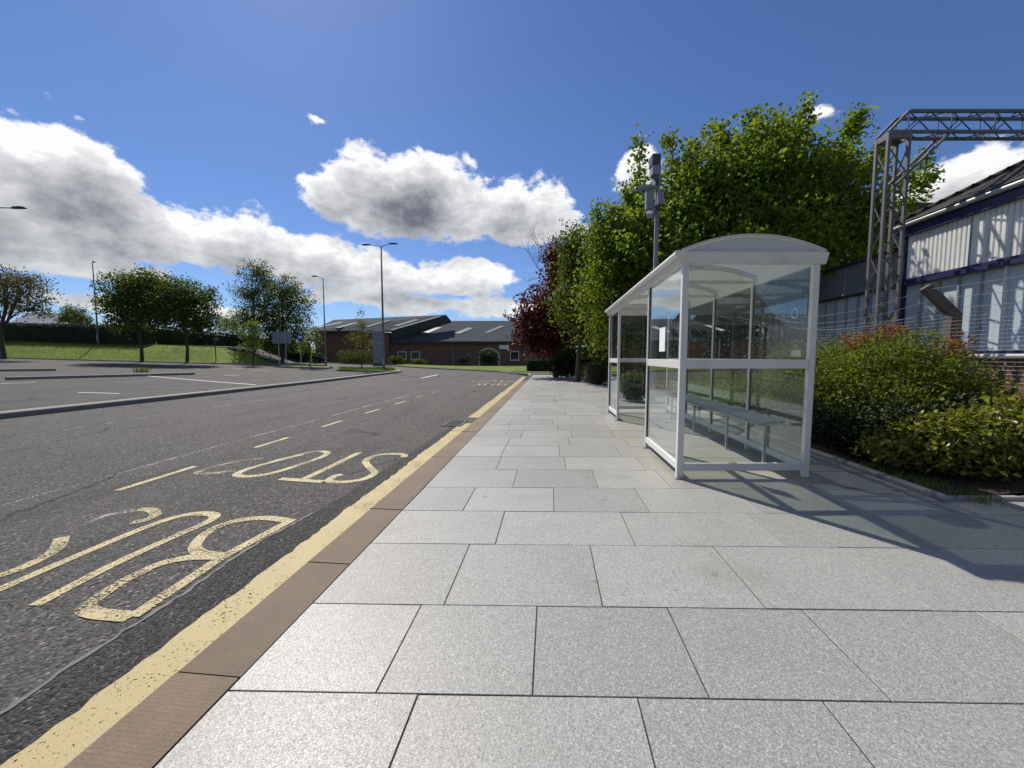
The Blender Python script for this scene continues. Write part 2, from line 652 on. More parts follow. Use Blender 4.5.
def opal():
    m, n, bs, out = material('opal_roof_sheet')
    bs.inputs['Base Color'].default_value = (.78, .77, .74, 1)
    bs.inputs['Roughness'].default_value = .4
    t = n.node('ShaderNodeBsdfTranslucent')
    t.inputs[0].default_value = (.8, .8, .77, 1)
    tr = n.node('ShaderNodeBsdfTransparent')
    tr.inputs[0].default_value = (.8, .81, .79, 1)
    a = n.node('ShaderNodeMixShader')
    a.inputs[0].default_value = .3
    b = n.node('ShaderNodeMixShader')
    b.inputs[0].default_value = .5
    lk = m.node_tree.links.new
    lk(bs.outputs[0], a.inputs[1])
    lk(t.outputs[0], a.inputs[2])
    lk(a.outputs[0], b.inputs[1])
    lk(tr.outputs[0], b.inputs[2])
    lk(b.outputs[0], out.inputs[0])
    return m


M_opal = opal()
M_seat = plain('blue_grey_metal', (.22, .27, .32), .35, .3, var=.1)
M_galv = plain('galvanised_steel', (.40, .41, .42), .42, .55, var=.18, scale=14)
M_lamp = plain('lamp_column_paint', (.17, .165, .155), .6, .2, var=.2)
M_gant = plain('gantry_steel', (.15, .145, .145), .5, .4, var=.3, scale=12, dirt=((.13, .09, .07), .5))
M_dkmet = plain('dark_grey_metal', (.05, .055, .065), .45, .4, var=.2)
M_black = plain('black_plastic', (.02, .02, .022), .5)
M_navy = plain('navy_paint', (.018, .018, .075), .4, var=.2)
M_conc = plain('weathered_concrete', (.115, .1, .085), .9, var=.35, scale=14, bmp=.006, dirt=((.07, .06, .05), .7))
M_paper = plain('white_paper', (.85, .86, .86), .6, var=.02)
M_brickred = plain('brick_red', (.17, .075, .052), .85, var=.45, scale=9, bmp=.004)
M_mortar = plain('mortar', (.19, .175, .16), .95, var=.2, scale=20)
M_slate = plain('slate', (.062, .058, .056), .75, var=.45, scale=5, bmp=.004, dirt=((.15, .14, .11), .6))
M_lead = plain('lead_flashing', (.16, .19, .24), .5, .2)
M_blue = plain('blue_sign', (.012, .06, .42), .4, var=.05)
M_signback = plain('sign_back_grey', (.20, .22, .24), .5, .3, var=.1)
M_rooftile = plain('blue_grey_roof_sheet', (.065, .078, .09), .95, var=.2, scale=1.2, dirt=((.11, .12, .125), .6))
matt(M_rooftile, .06)
matt(M_slate, .2)
M_skylight = plain('skylight_sheet', (.20, .215, .225), .9, var=.1)
M_darkglass = plain('dark_window_glass', (.02, .024, .03), .08)
M_render = plain('pale_render', (.5, .48, .44), .85, var=.08, scale=2)
M_wire = plain('galvanised_wire', (.50, .50, .52), .35, .5, var=.1)
M_iron = plain('cast_iron', (.055, .053, .052), .55, .5, var=.3, scale=30)


def brick_wall():
    m, n, bs, out = material('brick_wall')
    p = n.sep(pos(n))
    v = n.comb(n.m('ADD', p[0], p[1]), p[2], 0.0)
    b = n.node('ShaderNodeTexBrick')
    n.put(b.inputs['Vector'], v)
    b.inputs['Color1'].default_value = (.20, .075, .055, 1)
    b.inputs['Color2'].default_value = (.14, .055, .042, 1)
    b.inputs['Mortar'].default_value = (.20, .17, .15, 1)
    b.inputs['Scale'].default_value = 1.0
    b.inputs['Brick Width'].default_value = .225
    b.inputs['Row Height'].default_value = .075
    b.inputs['Mortar Size'].default_value = .006
    n.put(bs.inputs['Base Color'], b.outputs[0])
    bs.inputs['Roughness'].default_value = .9
    return m


M_brick = brick_wall()


def glass(name, tint, spec=1.0, dust=.03, rough=.0):
    m, n, bs, out = material(name)
    m.node_tree.nodes.remove(bs)
    lw = n.node('ShaderNodeLayerWeight')
    lw.inputs['Blend'].default_value = .5
    fr = n.m('MULTIPLY_ADD', n.m('POWER', lw.outputs['Facing'], 4.0), .95, .045 * spec, clamp=True)
    tr = n.node('ShaderNodeBsdfTransparent')
    tr.inputs[0].default_value = (*tint, 1)
    gl = n.node('ShaderNodeBsdfGlossy')
    gl.inputs['Roughness'].default_value = rough
    gl.inputs['Color'].default_value = (.96, .98, 1, 1)
    df = n.node('ShaderNodeBsdfDiffuse')
    df.inputs['Color'].default_value = (.6, .62, .6, 1)
    p = pos(n)
    a = n.node('ShaderNodeMixShader')
    n.put(a.inputs[0], n.m('MULTIPLY', n.ss(n.noise(p, 3, 6, .7), .25, .8), dust * 2))
    b = n.node('ShaderNodeMixShader')
    n.put(b.inputs[0], fr)
    lk = m.node_tree.links.new
    lk(tr.outputs[0], a.inputs[1])
    lk(df.outputs[0], a.inputs[2])
    lk(a.outputs[0], b.inputs[1])
    lk(gl.outputs[0], b.inputs[2])
    lk(b.outputs[0], out.inputs[0])
    return m


M_glass = glass('shelter_glass', (.895, .93, .915), .9, .012)


def frosted():
    m, n, bs, out = material('pale_blue_wired_glass')
    p = pos(n)
    n.put(bs.inputs['Base Color'], n.mixc(n.noise(p, 1.5, 4, .6), (.42, .50, .56), (.50, .58, .63)))
    bs.inputs['Roughness'].default_value = .3
    bs.inputs['Specular IOR Level'].default_value = .8
    return m


M_frost = frosted()

# ---------------------------------------------------------------- ground, road, car park


def drape(name, poly, off, mat_, cell=2.0, parent=None, kind='structure', thick=0.0):
    """polygon laid over the lie of the land"""
    bm = bmesh.new()
    f = bm.faces.new([bm.verts.new((p[0], p[1], 0)) for p in poly])
    xs = [p[0] for p in poly]
    ys = [p[1] for p in poly]
    for ax, lo, hi in ((0, min(xs), max(xs)), (1, min(ys), max(ys))):
        k = math.floor(lo / cell) + 1
        while k * cell < hi:
            c = [0, 0, 0]
            nn = [0, 0, 0]
            c[ax] = k * cell
            nn[ax] = 1
            bmesh.ops.bisect_plane(bm, geom=bm.verts[:] + bm.edges[:] + bm.faces[:], dist=1e-5, plane_co=c, plane_no=nn)
            k += 1
    bmesh.ops.triangulate(bm, faces=bm.faces[:])
    if thick:
        bmesh.ops.recalc_face_normals(bm, faces=bm.faces)
        if bm.faces[:][0].normal.z < 0:
            bmesh.ops.reverse_faces(bm, faces=bm.faces[:])
        r_ = bmesh.ops.extrude_face_region(bm, geom=bm.faces[:])
        low = {v for v in bm.verts} - {v for v in r_['geom'] if isinstance(v, bmesh.types.BMVert)}
        for v in low:
            v.co.z = -thick
        bmesh.ops.recalc_face_normals(bm, faces=bm.faces)
    else:
        for fc in bm.faces:
            if fc.normal.z < 0:
                fc.normal_flip()
    o0 = rootloc(parent)
    for v in bm.verts:
        v.co.z += gz(v.co.x, v.co.y, off)
        v.co -= o0
    me = bpy.data.meshes.new(name)
    bm.to_mesh(me)
    bm.free()
    me.materials.append(mat_)
    o = bpy.data.objects.new(name, me)
    COL.objects.link(o)
    o.parent = parent
    return tag(o, kind=kind)


def ground():
    xs = np.concatenate([[-2500, -900, -350, -180, -120], np.arange(-90, 60, 2.0), [75, 110, 180, 350, 900, 2500]])
    ys = np.concatenate([[-900, -200, -60, -30], np.arange(-16, 100, 2.0), [110, 140, 200, 350, 900, 3000]])
    X, Y = np.meshgrid(xs, ys)
    Zz = G(X, Y) - .2
    V = np.stack([X, Y, Zz], -1).reshape(-1, 3)
    nx = len(xs)
    F = []
    for j in range(len(ys) - 1):
        a = np.arange(nx - 1) + j * nx
        F.append(np.stack([a, a + 1, a + nx + 1], -1))
        F.append(np.stack([a, a + nx + 1, a + nx], -1))
    return tri_mesh('ground', V, np.concatenate(F), M_lawn, kind='structure')


ground()
KX = -1.58                # road edge of the near kerb
outer = [at(516, 30.5), at(500, 33.5), at(478, 36), at(455, 38.5), at(425, 42), at(395, 46), at(340, 50), at(250, 52)]
road_poly = [(KX, -6), (KX, 25.5), (KX - .15, 28)] + [(p.x, p.y) for p in outer] + \
            [tuple(at(250, 47)[:2]), tuple(at(330, 41)[:2]), tuple(at(397, 37)[:2]), tuple(at(403, 33.5)[:2]), (-12.75, 31.0), (-12.6, 8), (-12.6, -6)]
road = drape('road', road_poly, -.12, M_road)
park_poly = [(-12.9, -6), (-12.9, 31.5), tuple(at(396, 37)[:2]), tuple(at(328, 41.5)[:2]), tuple(at(270, 41)[:2]), tuple(at(215, 40.2)[:2]),
             tuple(at(100, 40)[:2]), tuple(at(0, 40)[:2]), tuple(at(-170, 40)[:2]), (-80, -6)]
park = drape('car_park', park_poly, -.124, M_park)
# darker strip of made-good asphalt beside the kerb, with a sealed seam
mb = MB()
seam_y = [-2, .8, 1.2, 1.6, 2.0, 2.4, 2.8, 3.1, 3.5, 4.2, 5.5, 8.0]
seam_x = [-2.2, -2.19, -2.215, -2.235, -2.22, -2.26, -2.25, -2.20, -2.16, -2.12, -2.10, -2.05]
for i in range(len(seam_y) - 1):
    mb.add([(seam_x[i], seam_y[i], -.1172), (KX, seam_y[i], -.1172), (KX, seam_y[i + 1], -.1172), (seam_x[i + 1], seam_y[i + 1], -.1172)], [(0, 1, 2, 3)])
mb.build('asphalt_patch', M_patch, road)
M_seam = plain('seam_sealant', (.10, .098, .095), .7, var=.4, scale=30)
mb = MB()
jx = [rnd.uniform(-.012, .012) for _ in range(70)]
for i in range(60):
    y0, y1 = .6 + i * .045, .6 + (i + 1) * .045
    xa, xb = np.interp(y0, seam_y, seam_x) + jx[i], np.interp(y1, seam_y, seam_x) + jx[i + 1]
    wa, wb = .006 + abs(jx[i + 3]) * .9, .006 + abs(jx[i + 4]) * .9
    mb.add([(xa - wa, y0, -.1132), (xa + wa, y0, -.1132), (xb + wb, y1, -.1132), (xb - wb, y1, -.1132)], [(0, 1, 2, 3)])
mb.build('sealed_seam', M_seam, road)

# --- painted markings -------------------------------------------------------------


def stroke(mb, pts, wid, z=-.108, closed=False, widx=None):
    """flat stroked polyline on the road (smooth joins)"""
    pts = [Vector((p[0], p[1], 0)) for p in pts]
    n = len(pts)
    L, R = [], []
    for i, p in enumerate(pts):
        a = pts[(i - 1) % n] if (closed or i > 0) else p
        b = pts[(i + 1) % n] if (closed or i < n - 1) else p
        t = (b - a).normalized()
        s = Vector((-t.y, t.x, 0))
        hw = wid / 2 if widx is None else math.hypot(s.x * widx, s.y * wid) / 2
        L.append(p + s * hw)
        R.append(p - s * hw)
    m_ = n if closed else n - 1
    V = [(q.x, q.y, gz(q.x, q.y, z)) for q in L + R]
    mb.add(V, [(i, (i + 1) % n, n + (i + 1) % n, n + i) for i in range(m_)])


def spl(pts, k=8):
    """Catmull-Rom through points"""
    out = []
    q = [pts[0]] + list(pts) + [pts[-1]]
    for i in range(1, len(q) - 2):
        p0, p1, p2, p3 = [np.array(a, float) for a in q[i - 1:i + 3]]
        for j in range(k):
            t = j / k
            out.append(tuple(.5 * ((2 * p1) + (-p0 + p2) * t + (2 * p0 - 5 * p1 + 4 * p2 - p3) * t * t + (-p0 + 3 * p1 - 3 * p2 + p3) * t ** 3)))
    out.append(tuple(pts[-1]))
    return out


mb = MB()
yy = np.linspace(-1.5, 8.2, 150)
segs = [[(y, -1.913 + .008 * math.sin(y * 3.1) + rnd.uniform(-.016, .010)) for y in yy], [(y, -1.95 + .012 * math.sin(y * 2)) for y in np.linspace(9.0, 27, 40)]]
for sgm in segs:
    for i in range(len(sgm) - 1):
        (y0, xa), (y1, xb) = sgm[i], sgm[i + 1]
        mb.add([(xa, y0, gz(xa, y0, -.1148)), (KX - .004, y0, gz(xa, y0, -.1148)), (KX - .004, y1, gz(xb, y1, -.1148)), (xb, y1, gz(xb, y1, -.1148))], [(0, 1, 2, 3)])
mb.build('yellow_edge_line', M_yel, road)

# letters read by drivers coming towards us, so they lie upside down in the view
Z0 = -.1152


def letter(name, strokes, mat_, wid=.10, widx=None, kx=0, ky=0, sx_=1, sy_=1):
    mb = MB()
    for i, (pts, closed) in enumerate(strokes):
        m2 = MB()
        stroke(m2, [(kx + sx_ * p[0], ky + sy_ * p[1]) for p in pts], wid, Z0 + .0005 * i, closed, widx)
        mb.add(m2.v, m2.f)
    return mb.build(name, mat_, road)


def zl(pts):
    """points read off the enlarged photograph, put on the road surface"""
    return [tuple(hit(x / 2.668, 480 + y / 2.668, -.115)[:2]) for x, y in pts]


B = [(zl([(782, 104), (590, 207), (352, 364)]), False),
     (spl(zl([(765, 107), (700, 101), (625, 110), (560, 135), (522, 172), (535, 194), (602, 203)])), False),
     (spl(zl([(600, 204), (510, 206), (420, 226), (320, 275), (250, 322), (228, 342), (262, 356), (352, 364)])), False)]
Ul = [(spl(zl([(92, 334), (300, 226), (470, 148), (556, 110), (572, 94), (540, 89), (480, 96), (390, 125), (200, 204), (0, 290), (-60, 316)]), 8), False)]
S1 = [(spl(zl([(352, 112), (385, 107), (415, 92), (402, 79), (365, 79)])), False)]
S1f = [(spl(zl([(365, 79), (300, 90), (235, 112), (185, 138)])), False)]
S1b = [(spl(zl([(165, 152), (150, 183), (100, 214), (40, 240), (-40, 268)])), False)]
letter('letter_b', B, M_yel_letter, .088, .082)
letter('letter_u', Ul, M_yel_letter, .095, .08)
letter('letter_s', S1, M_yel_letter, .09, .08)
letter('letter_s', S1f, M_wht_faint, .11, .06)
letter('letter_s', S1b, M_yel_letter, .09, .085)
Sb = [(spl([(-2.10, 5.30), (-2.13, 5.42), (-2.27, 5.48), (-2.50, 5.40), (-2.58, 5.18), (-2.50, 4.96), (-2.30, 4.70), (-2.17, 4.52), (-2.20, 4.28), (-2.38, 4.16), (-2.56, 4.18), (-2.60, 4.34), (-2.55, 4.44)]), False)]
Tb = [([(-2.87, 5.52), (-2.88, 4.8), (-2.90, 4.17)], False), ([(-2.62, 4.15), (-2.9, 4.17), (-3.19, 4.20)], False)]
Ob = [(spl([(-3.50, 5.52), (-3.36, 5.46), (-3.29, 5.25), (-3.33, 4.85), (-3.44, 4.42), (-3.60, 4.26), (-3.80, 4.27), (-3.88, 4.42), (-3.86, 4.7), (-3.74, 5.1), (-3.66, 5.3)]), False)]
Of = [(spl([(-3.50, 5.52), (-3.60, 5.48), (-3.70, 5.3), (-3.82, 4.98)]), False)]
Pf = [(spl([(-4.08, 5.05), (-4.28, 4.9), (-4.40, 4.65), (-4.42, 4.4), (-4.34, 4.28)]), False), ([(-4.34, 4.28), (-4.12, 4.35), (-3.98, 4.45)], False)]
letter('letter_s', Sb, M_yel_letter, .095, .092)
letter('letter_t', Tb, M_yel_letter, .095, .092)
letter('letter_o', Ob, M_yel_letter, .095, .092)
letter('letter_o', Of, M_yel_faint, .09, .06)
letter('letter_p', Pf, M_yel_faint, .10, .07)
# the same words again farther along
for nm, st in (('letter_b', B), ('letter_u', Ul)):
    letter(nm, st, M_yel_letter, .12, .1, .05, 17.4)
letter('letter_s', [(spl([(-3.56, 2.80), (-3.47, 2.92), (-3.50, 3.04), (-3.62, 3.03), (-3.80, 2.98), (-3.86, 2.82), (-3.78, 2.62), (-3.70, 2.4), (-3.66, 2.1), (-3.8, 1.95), (-4.0, 2.05)]), False)],
       M_yel_letter, .12, .1, .05, 17.4)
for nm, st in (('letter_s', Sb), ('letter_t', Tb), ('letter_o', Ob)):
    letter(nm, st, M_yel_letter, .12, .1, .05, 17.6)
letter('letter_p', [([(-4.15, 5.5), (-4.1, 4.2)], False), (spl([(-4.1, 4.2), (-4.4, 4.2), (-4.5, 4.5), (-4.45, 4.8), (-4.2, 4.85)]), False)], M_yel_faint, .12, .1, .05, 17.6)

for (ya, yb) in [(-.4, .35), (1.75, 2.45), (3.65, 4.58), (5.63, 6.42), (7.49, 8.27), (9.4, 10.25), (11.35, 12.2), (13.3, 14.1), (15.1, 16)]:
    mb = MB()
    stroke(mb, [(-4.64 - .008 * ya, ya), (-4.64 - .008 * yb, yb)], .085, Z0)
    mb.build('bay_dash', M_yel_letter if yb < 13 else M_yel_faint, road)
mb = MB()
stroke(mb, [(-5.35 - .03 * math.sin(y * 1.3), y) for y in np.linspace(1.0, 16, 30)], .07, Z0)
mb.build('faint_centre_line', M_wht_faint, road)
mb = MB()
stroke(mb, [(-9.6, y) for y in np.linspace(3.0, 24, 30)], .06, Z0)
mb.build('faint_lane_line', M_wht_faint, road)
mb = MB()
a_, b_ = hit(421, 378.3), hit(438, 374.6)
stroke(mb, [a_, b_], .16, Z0)
mb.build('centre_dash', M_wht, road)
for (xa, ya, xb, yb, wd, fm) in [(147, 376, 256, 384.8, .13, 0), (143, 386.5, 236, 389.5, .09, 1), (78, 392.4, 120, 393.6, .11, 0), (2, 399.6, 14, 399.2, .11, 1),
                                 (-4, 384.2, 35, 382.3, .12, 0), (92, 402.3, 103, 403, .11, 1), (196, 373.3, 262, 375.5, .1, 1), (224, 375.6, 239, 375.3, .13, 0),
                                 (231, 368.3, 242, 368.6, .14, 0), (252, 370.4, 268, 370.1, .14, 0), (215, 374.2, 235, 373.6, .1, 1), (250, 380.5, 325, 378, .1, 1),
                                 (262, 371.5, 330, 374.5, .09, 1), (155, 394.5, 160, 394.8, .1, 1), (300, 369.6, 312, 369.9, .12, 0)]:
    mb = MB()
    a_, b_ = hit(xa, ya), hit(xb, yb)
    stroke(mb, [a_.lerp(b_, t) for t in np.linspace(0, 1, 12)], wd, Z0)
    mb.build('bay_line', M_wht_faint if fm else M_wht, park)

# drain cover in the gutter
gr = empty('drain_cover', (-2.06, 8.15, -.1148), 'dark iron drain cover in the gutter where the yellow line breaks', 'drain')
mb = MB()
for y0, y1, x0, x1 in ((7.80, 7.86, -2.26, -1.84), (8.44, 8.5, -2.26, -1.84)):
    mb.box(x0, x1, y0, y1, -.112, -.100)
mb.box(-2.26, -2.21, 7.86, 8.44, -.112, -.100)
mb.box(-1.89, -1.84, 7.86, 8.44, -.112, -.100)
mb.build('rim', M_iron, gr)
for k in range(7):
    MB().box(-2.21, -1.89, 7.90 + k * .078, 7.935 + k * .078, -.112, -.102).build('grate_bar', M_iron, gr)

# --- near kerb, brown stones ------------------------------------------------------
kerb = drape('kerb', [(KX + .006, -3), (KX + .30, -3), (KX + .30, 26.6), (KX + .006, 26.6)], -.02, M_joint, thick=.15)
y = -2.85
ky = []
while y < 26.3:
    ky.append(y)
    y += .885
k0 = 1.395 - .885 * round((1.395 + 2.85) / .885)
for i in range(33):
    ya = k0 + i * .885 + .005
    yb = k0 + (i + 1) * .885 - .005
    z = rnd.uniform(-.003, .002)
    mb = MB()
    c_ = .018
    sec = [(KX, -.17), (KX + .302, -.17), (KX + .302, z), (KX + c_, z), (KX, z - c_)]
    mb.prism([(x, ya, q) for x, q in sec], (0, yb - ya, 0))
    mb.build('kerb_stone', M_kerb, kerb)
# kerb turning the corner at the far end
cp = [Vector((KX + .15, 26.7, 0)), Vector((KX + .1, 28.0, 0)), Vector((KX - .1, 29.3, 0))] + outer


def kerb_run(name, pts, wid, top, depth, mat_, side=1, kind='structure', parent=None):
    """continuous kerb along a path draped on the land"""
    mb = MB()
    pts = [Vector((p[0], p[1], 0)) for p in pts]
    fine = [pts[0]]
    for a, b in zip(pts, pts[1:]):
        k = max(1, int((b - a).length / 1.2))
        fine += [a.lerp(b, (j + 1) / k) for j in range(k)]
    rows = []
    for i, p in enumerate(fine):
        t = (fine[min(i + 1, len(fine) - 1)] - fine[max(i - 1, 0)]).normalized()
        s = Vector((-t.y, t.x, 0)) * side
        zt = gz(p.x, p.y, top)
        q = p + s * wid
        rows.append([(p.x, p.y, zt - depth), (p.x, p.y, zt - .02), (p.x + s.x * .02, p.y + s.y * .02, zt), (q.x, q.y, zt), (q.x, q.y, zt - depth)])
    V = [v for r_ in rows for v in r_]
    F = []
    for i in range(len(rows) - 1):
        for k in range(5):
            F.append((i * 5 + k, i * 5 + (k + 1) % 5, (i + 1) * 5 + (k + 1) % 5, (i + 1) * 5 + k))
    F += [(4, 3, 2, 1, 0), tuple(len(V) - 5 + k for k in range(5))]
    mb.add(V, F)
    return mb.build(name, mat_, parent, kind=kind)


kerb_run('kerb', cp, .16, .0, .2, M_kerb_grey, -1)
kerb_run('kerb', [(-12.52, -5), (-12.6, 14), (-12.75, 31.0), tuple(at(402, 33.6)[:2]), tuple(at(399, 35.5)[:2]), tuple(at(385, 36.5)[:2])], .42, .02, .2, M_kerb_grey, 1)

# ---------------------------------------------------------------- pavement
SK = .08                      # the courses run slightly off square to the kerb
XL = KX + .308


def skew(x, y):
    return y + SK * (x - XL)


pave = drape('pavement', [(XL + .002, -2.5), (9.5, -2.5 + .8), (9.5, skew(9.5, 3.5)), (3.62, skew(3.62, 3.5)), (3.6, 29.0), (XL + .002, 29.0)], 0, M_joint, cell=50)
for v in pave.data.vertices:
    v.co.z = -.0045
rows = [-1.1, -.48, .14, .74, 1.33, 1.88, 2.56, 3.15, 3.76]
while rows[-1] < 28.6:
    rows.append(rows[-1] + rnd.choice([.56, .58, .6, .6, .63]))
preset = {.74: [-.51, .35, 1.06, 1.85, 2.6, 3.4], 1.33: [-.68, -.06, .63, 1.33, 2.22, 3.0, 3.8], 1.88: [-.56, .29, 1.15, 2.02, 2.9, 3.8], 2.56: [-.38, .61, 1.67, 2.8, 3.7, 4.6]}
nslab = 0
rest = MB()
XR = 3.46
for i in range(len(rows) - 1):
    ya, yb = rows[i] + .003, rows[i + 1] - .003
    wide = ya < 3.1
    xe = 9.0 if wide else XR
    xs = [XL]
    for q in preset.get(round(rows[i], 2), []):
        xs.append(q)
    if len(xs) == 1:
        xs.append(XL + rnd.uniform(.45, .95))
    while xs[-1] < xe - 1.15:
        xs.append(xs[-1] + rnd.uniform(.68, .98))
    if not wide:
        xs = [q for q in xs if q < xe - .4] + [xe]
    else:
        xs.append(xe)
    for a, b in zip(xs, xs[1:]):
        a2, b2 = a + .003, b - .003
        tz = [rnd.uniform(-.0022, .0016) for _ in range(4)]
        cs = [(a2, skew(a2, ya)), (b2, skew(b2, ya)), (b2, skew(b2, yb)), (a2, skew(a2, yb))]
        e = .0015
        top = [(a2 + e, skew(a2, ya) + e), (b2 - e, skew(b2, ya) + e), (b2 - e, skew(b2, yb) - e), (a2 + e, skew(a2, yb) - e)]
        V = [(x, y, -.05) for x, y in cs] + [(x, y, t - .0015) for (x, y), t in zip(cs, tz)] + [(x, y, t) for (x, y), t in zip(top, tz)]
        F = [(3, 2, 1, 0)] + [(k, (k + 1) % 4, 4 + (k + 1) % 4, 4 + k) for k in range(4)] + [(4 + k, 4 + (k + 1) % 4, 8 + (k + 1) % 4, 8 + k) for k in range(4)] + [(8, 9, 10, 11)]
        if nslab < 288:
            MB().add(V, F).build('paving_slab', M_slab, pave)
            nslab += 1
        else:
            rest.add(V, F)
if rest.v:
    rest.build('far_paving_slabs', M_slab, pave, kind='stuff')
x = 3.62
while x < 8.6:                      # cut slabs in front of the bed
    x2 = x + rnd.uniform(.7, .95)
    q = [(x + .004, skew(x, 3.154)), (x2 - .004, skew(x2, 3.154)), (x2 - .004, skew(x2, 3.462)), (x + .004, skew(x, 3.462))]
    MB().prism([(a, b, -.05) for a, b in q], (0, 0, .05 + rnd.uniform(-.002, .001))).build('paving_slab', M_slab, pave)
    x = x2
# edging stones along the planting bed
bedy = skew(3.62, 3.30)
k = 0
y = skew(XR, rows[7]) + .01
while y < 24:
    MB().box(XR + .008, XR + .15, y, y + .29, -.05, rnd.uniform(-.003, .001)).build('edging_stone', M_edging, pave, bevel=.003)
    y += .3
    k += 1
    if k > 60:
        break
bk = kerb_run('bed_kerb', [(9.5, skew(9.5, 3.47)), (3.68, skew(3.68, 3.47)), (3.63, 8), (3.62, 16), (3.6, 24)], .07, .035, .2, M_edging, -1)
bed = drape('planting_bed', [(3.73, skew(3.73, 3.54)), (9.2, skew(9.2, 3.54)), (9.2, 30), (3.68, 30)], .02, M_soil, cell=1.0)
for v in bed.data.vertices:
    v.co.z = .015 + .10 * float(ssf((v.co.x - 3.75) / 1.5)) + .02 * math.sin(v.co.x * 5.1) * math.cos(v.co.y * 4.3)
# far path across the end of the pavement and the verge beyond
path = drape('path', [(KX, 29.0), (3.6, 29.0), (14, 29.2), (14, 31.2), (3, 31.4), (-2.8, 31.6), tuple(at(508, 31.6)[:2]), (KX - .1, 29.6)], -.02, M_path, cell=1.0)
verge = drape('grass_verge', [tuple(at(509, 32.6)[:2]), (-1, 31.7), (3, 31.5), (14, 31.3), (14, 40), tuple(at(545, 44)[:2]), tuple(at(470, 47)[:2]), tuple(at(395, 52)[:2]),
                              tuple(at(396, 46.8)[:2]), tuple(at(426, 42.8)[:2]), tuple(at(456, 39.3)[:2]), tuple(at(479, 36.8)[:2]), tuple(at(501, 34.2)[:2])], .0, M_lawn, cell=1.0)

# traffic islands in the car park
isl = drape('traffic_island', [at(338, 33.5)[:2], at(396, 33.0)[:2], at(398, 35.8)[:2], at(350, 36.5)[:2]], .03, M_lawn, cell=1.0, thick=.2)
kerb_run('kerb', [tuple(at(350, 36.6)[:2]), tuple(at(336.5, 33.6)[:2]), tuple(at(396, 32.8)[:2])], .14, .035, .2, M_kerb_grey, 1)
isl2 = drape('traffic_island', [at(282, 36.6)[:2], at(326, 36.4)[:2], at(332, 38.5)[:2], at(280, 39.5)[:2]], .03, M_lawn, cell=1.0, thick=.2)
kerb_run('kerb', [tuple(at(280, 36.4)[:2]), tuple(at(326, 36.2)[:2]), tuple(at(333, 38.4)[:2])], .16, .035, .2, M_kerb_grey, 1)
a_, b_ = hit(8, 380.0), hit(195, 374.6)
kerb_run('kerb', [tuple(a_[:2]), tuple(b_[:2])], .5, .02, .2, M_kerb_grey, 1)
a_, b_ = hit(-60, 372.2), hit(56, 370.8)
kerb_run('kerb', [tuple(a_[:2]), tuple(b_[:2])], .5, .02, .2, M_kerb_grey, 1)
kerb_run('kerb', [tuple(at(px, 40.0)[:2]) for px in (-170, 0, 100, 160, 214)], .18, .0, .2, M_kerb_grey, 1)
kerb_run('kerb', [tuple(at(px, d_)[:2]) for px, d_ in ((214, 40.2), (250, 41), (300, 41.6), (326, 42))], .18, .0, .2, M_kerb_grey, 1)
drape('path', [tuple(at(px, d_)[:2]) for px, d_ in ((172, 47.3), (232, 45.5), (262, 47), (262, 49), (225, 48.5), (172, 50.5))], -.13, M_path, cell=1.0)

# ---------------------------------------------------------------- vegetation


def unit(a):
    return a / np.maximum(np.linalg.norm(a, axis=-1, keepdims=True), 1e-9)


def leaf_arrays(pts, L, W, up=.4, droop=.2, fold=.25):
    n = len(pts)
    s = rng.uniform(.65, 1.3, (n, 1))
    ax = unit(rng.normal(size=(n, 3)) - np.array([0, 0, droop]))
    nr = rng.normal(size=(n, 3)) + np.array([0, 0, up * 2])
    sd = unit(np.cross(ax, nr))
    nn = np.cross(sd, ax)
    b = pts - ax * L * .5 * s
    t = pts + ax * L * .5 * s
    md = pts - ax * L * .06 * s
    l = md + sd * W * .5 * s + nn * W * fold * s
    r = md - sd * W * .5 * s + nn * W * fold * s
    V = np.stack([b, l, t, r], 1).reshape(-1, 3)
    i = (np.arange(n) * 4)[:, None]
    F = np.concatenate([i + np.array([[0, 2, 1]]), i + np.array([[0, 3, 2]])], 0)
    return V, F


def blob_points(blobs, n, cl_sigma, per=22, shell=.45):
    """leaf positions: clusters spread through the blobs, denser to the outside"""
    wts = np.array([b[1][0] * b[1][2] for b in blobs])
    k = np.maximum((n / per * wts / wts.sum()).astype(int), 1)
    cen = []
    for (c, r), kk in zip(blobs, k):
        dr = unit(rng.normal(size=(kk, 3)))
        rad = rng.uniform(0, 1, (kk, 1)) ** shell
        rad = rad * rng.uniform(.82, 1.12, (kk, 1))
        cen.append(np.array(c) + dr * rad * np.array(r))
    cen = np.concatenate(cen)
    m = len(cen)
    rr = rng.uniform(.55, 1.35, (m, 1, 1))
    off = rng.normal(size=(m, per, 3)) * cl_sigma * np.array([1, 1, .75]) * rr
    return cen, (cen[:, None, :] + off).reshape(-1, 3)


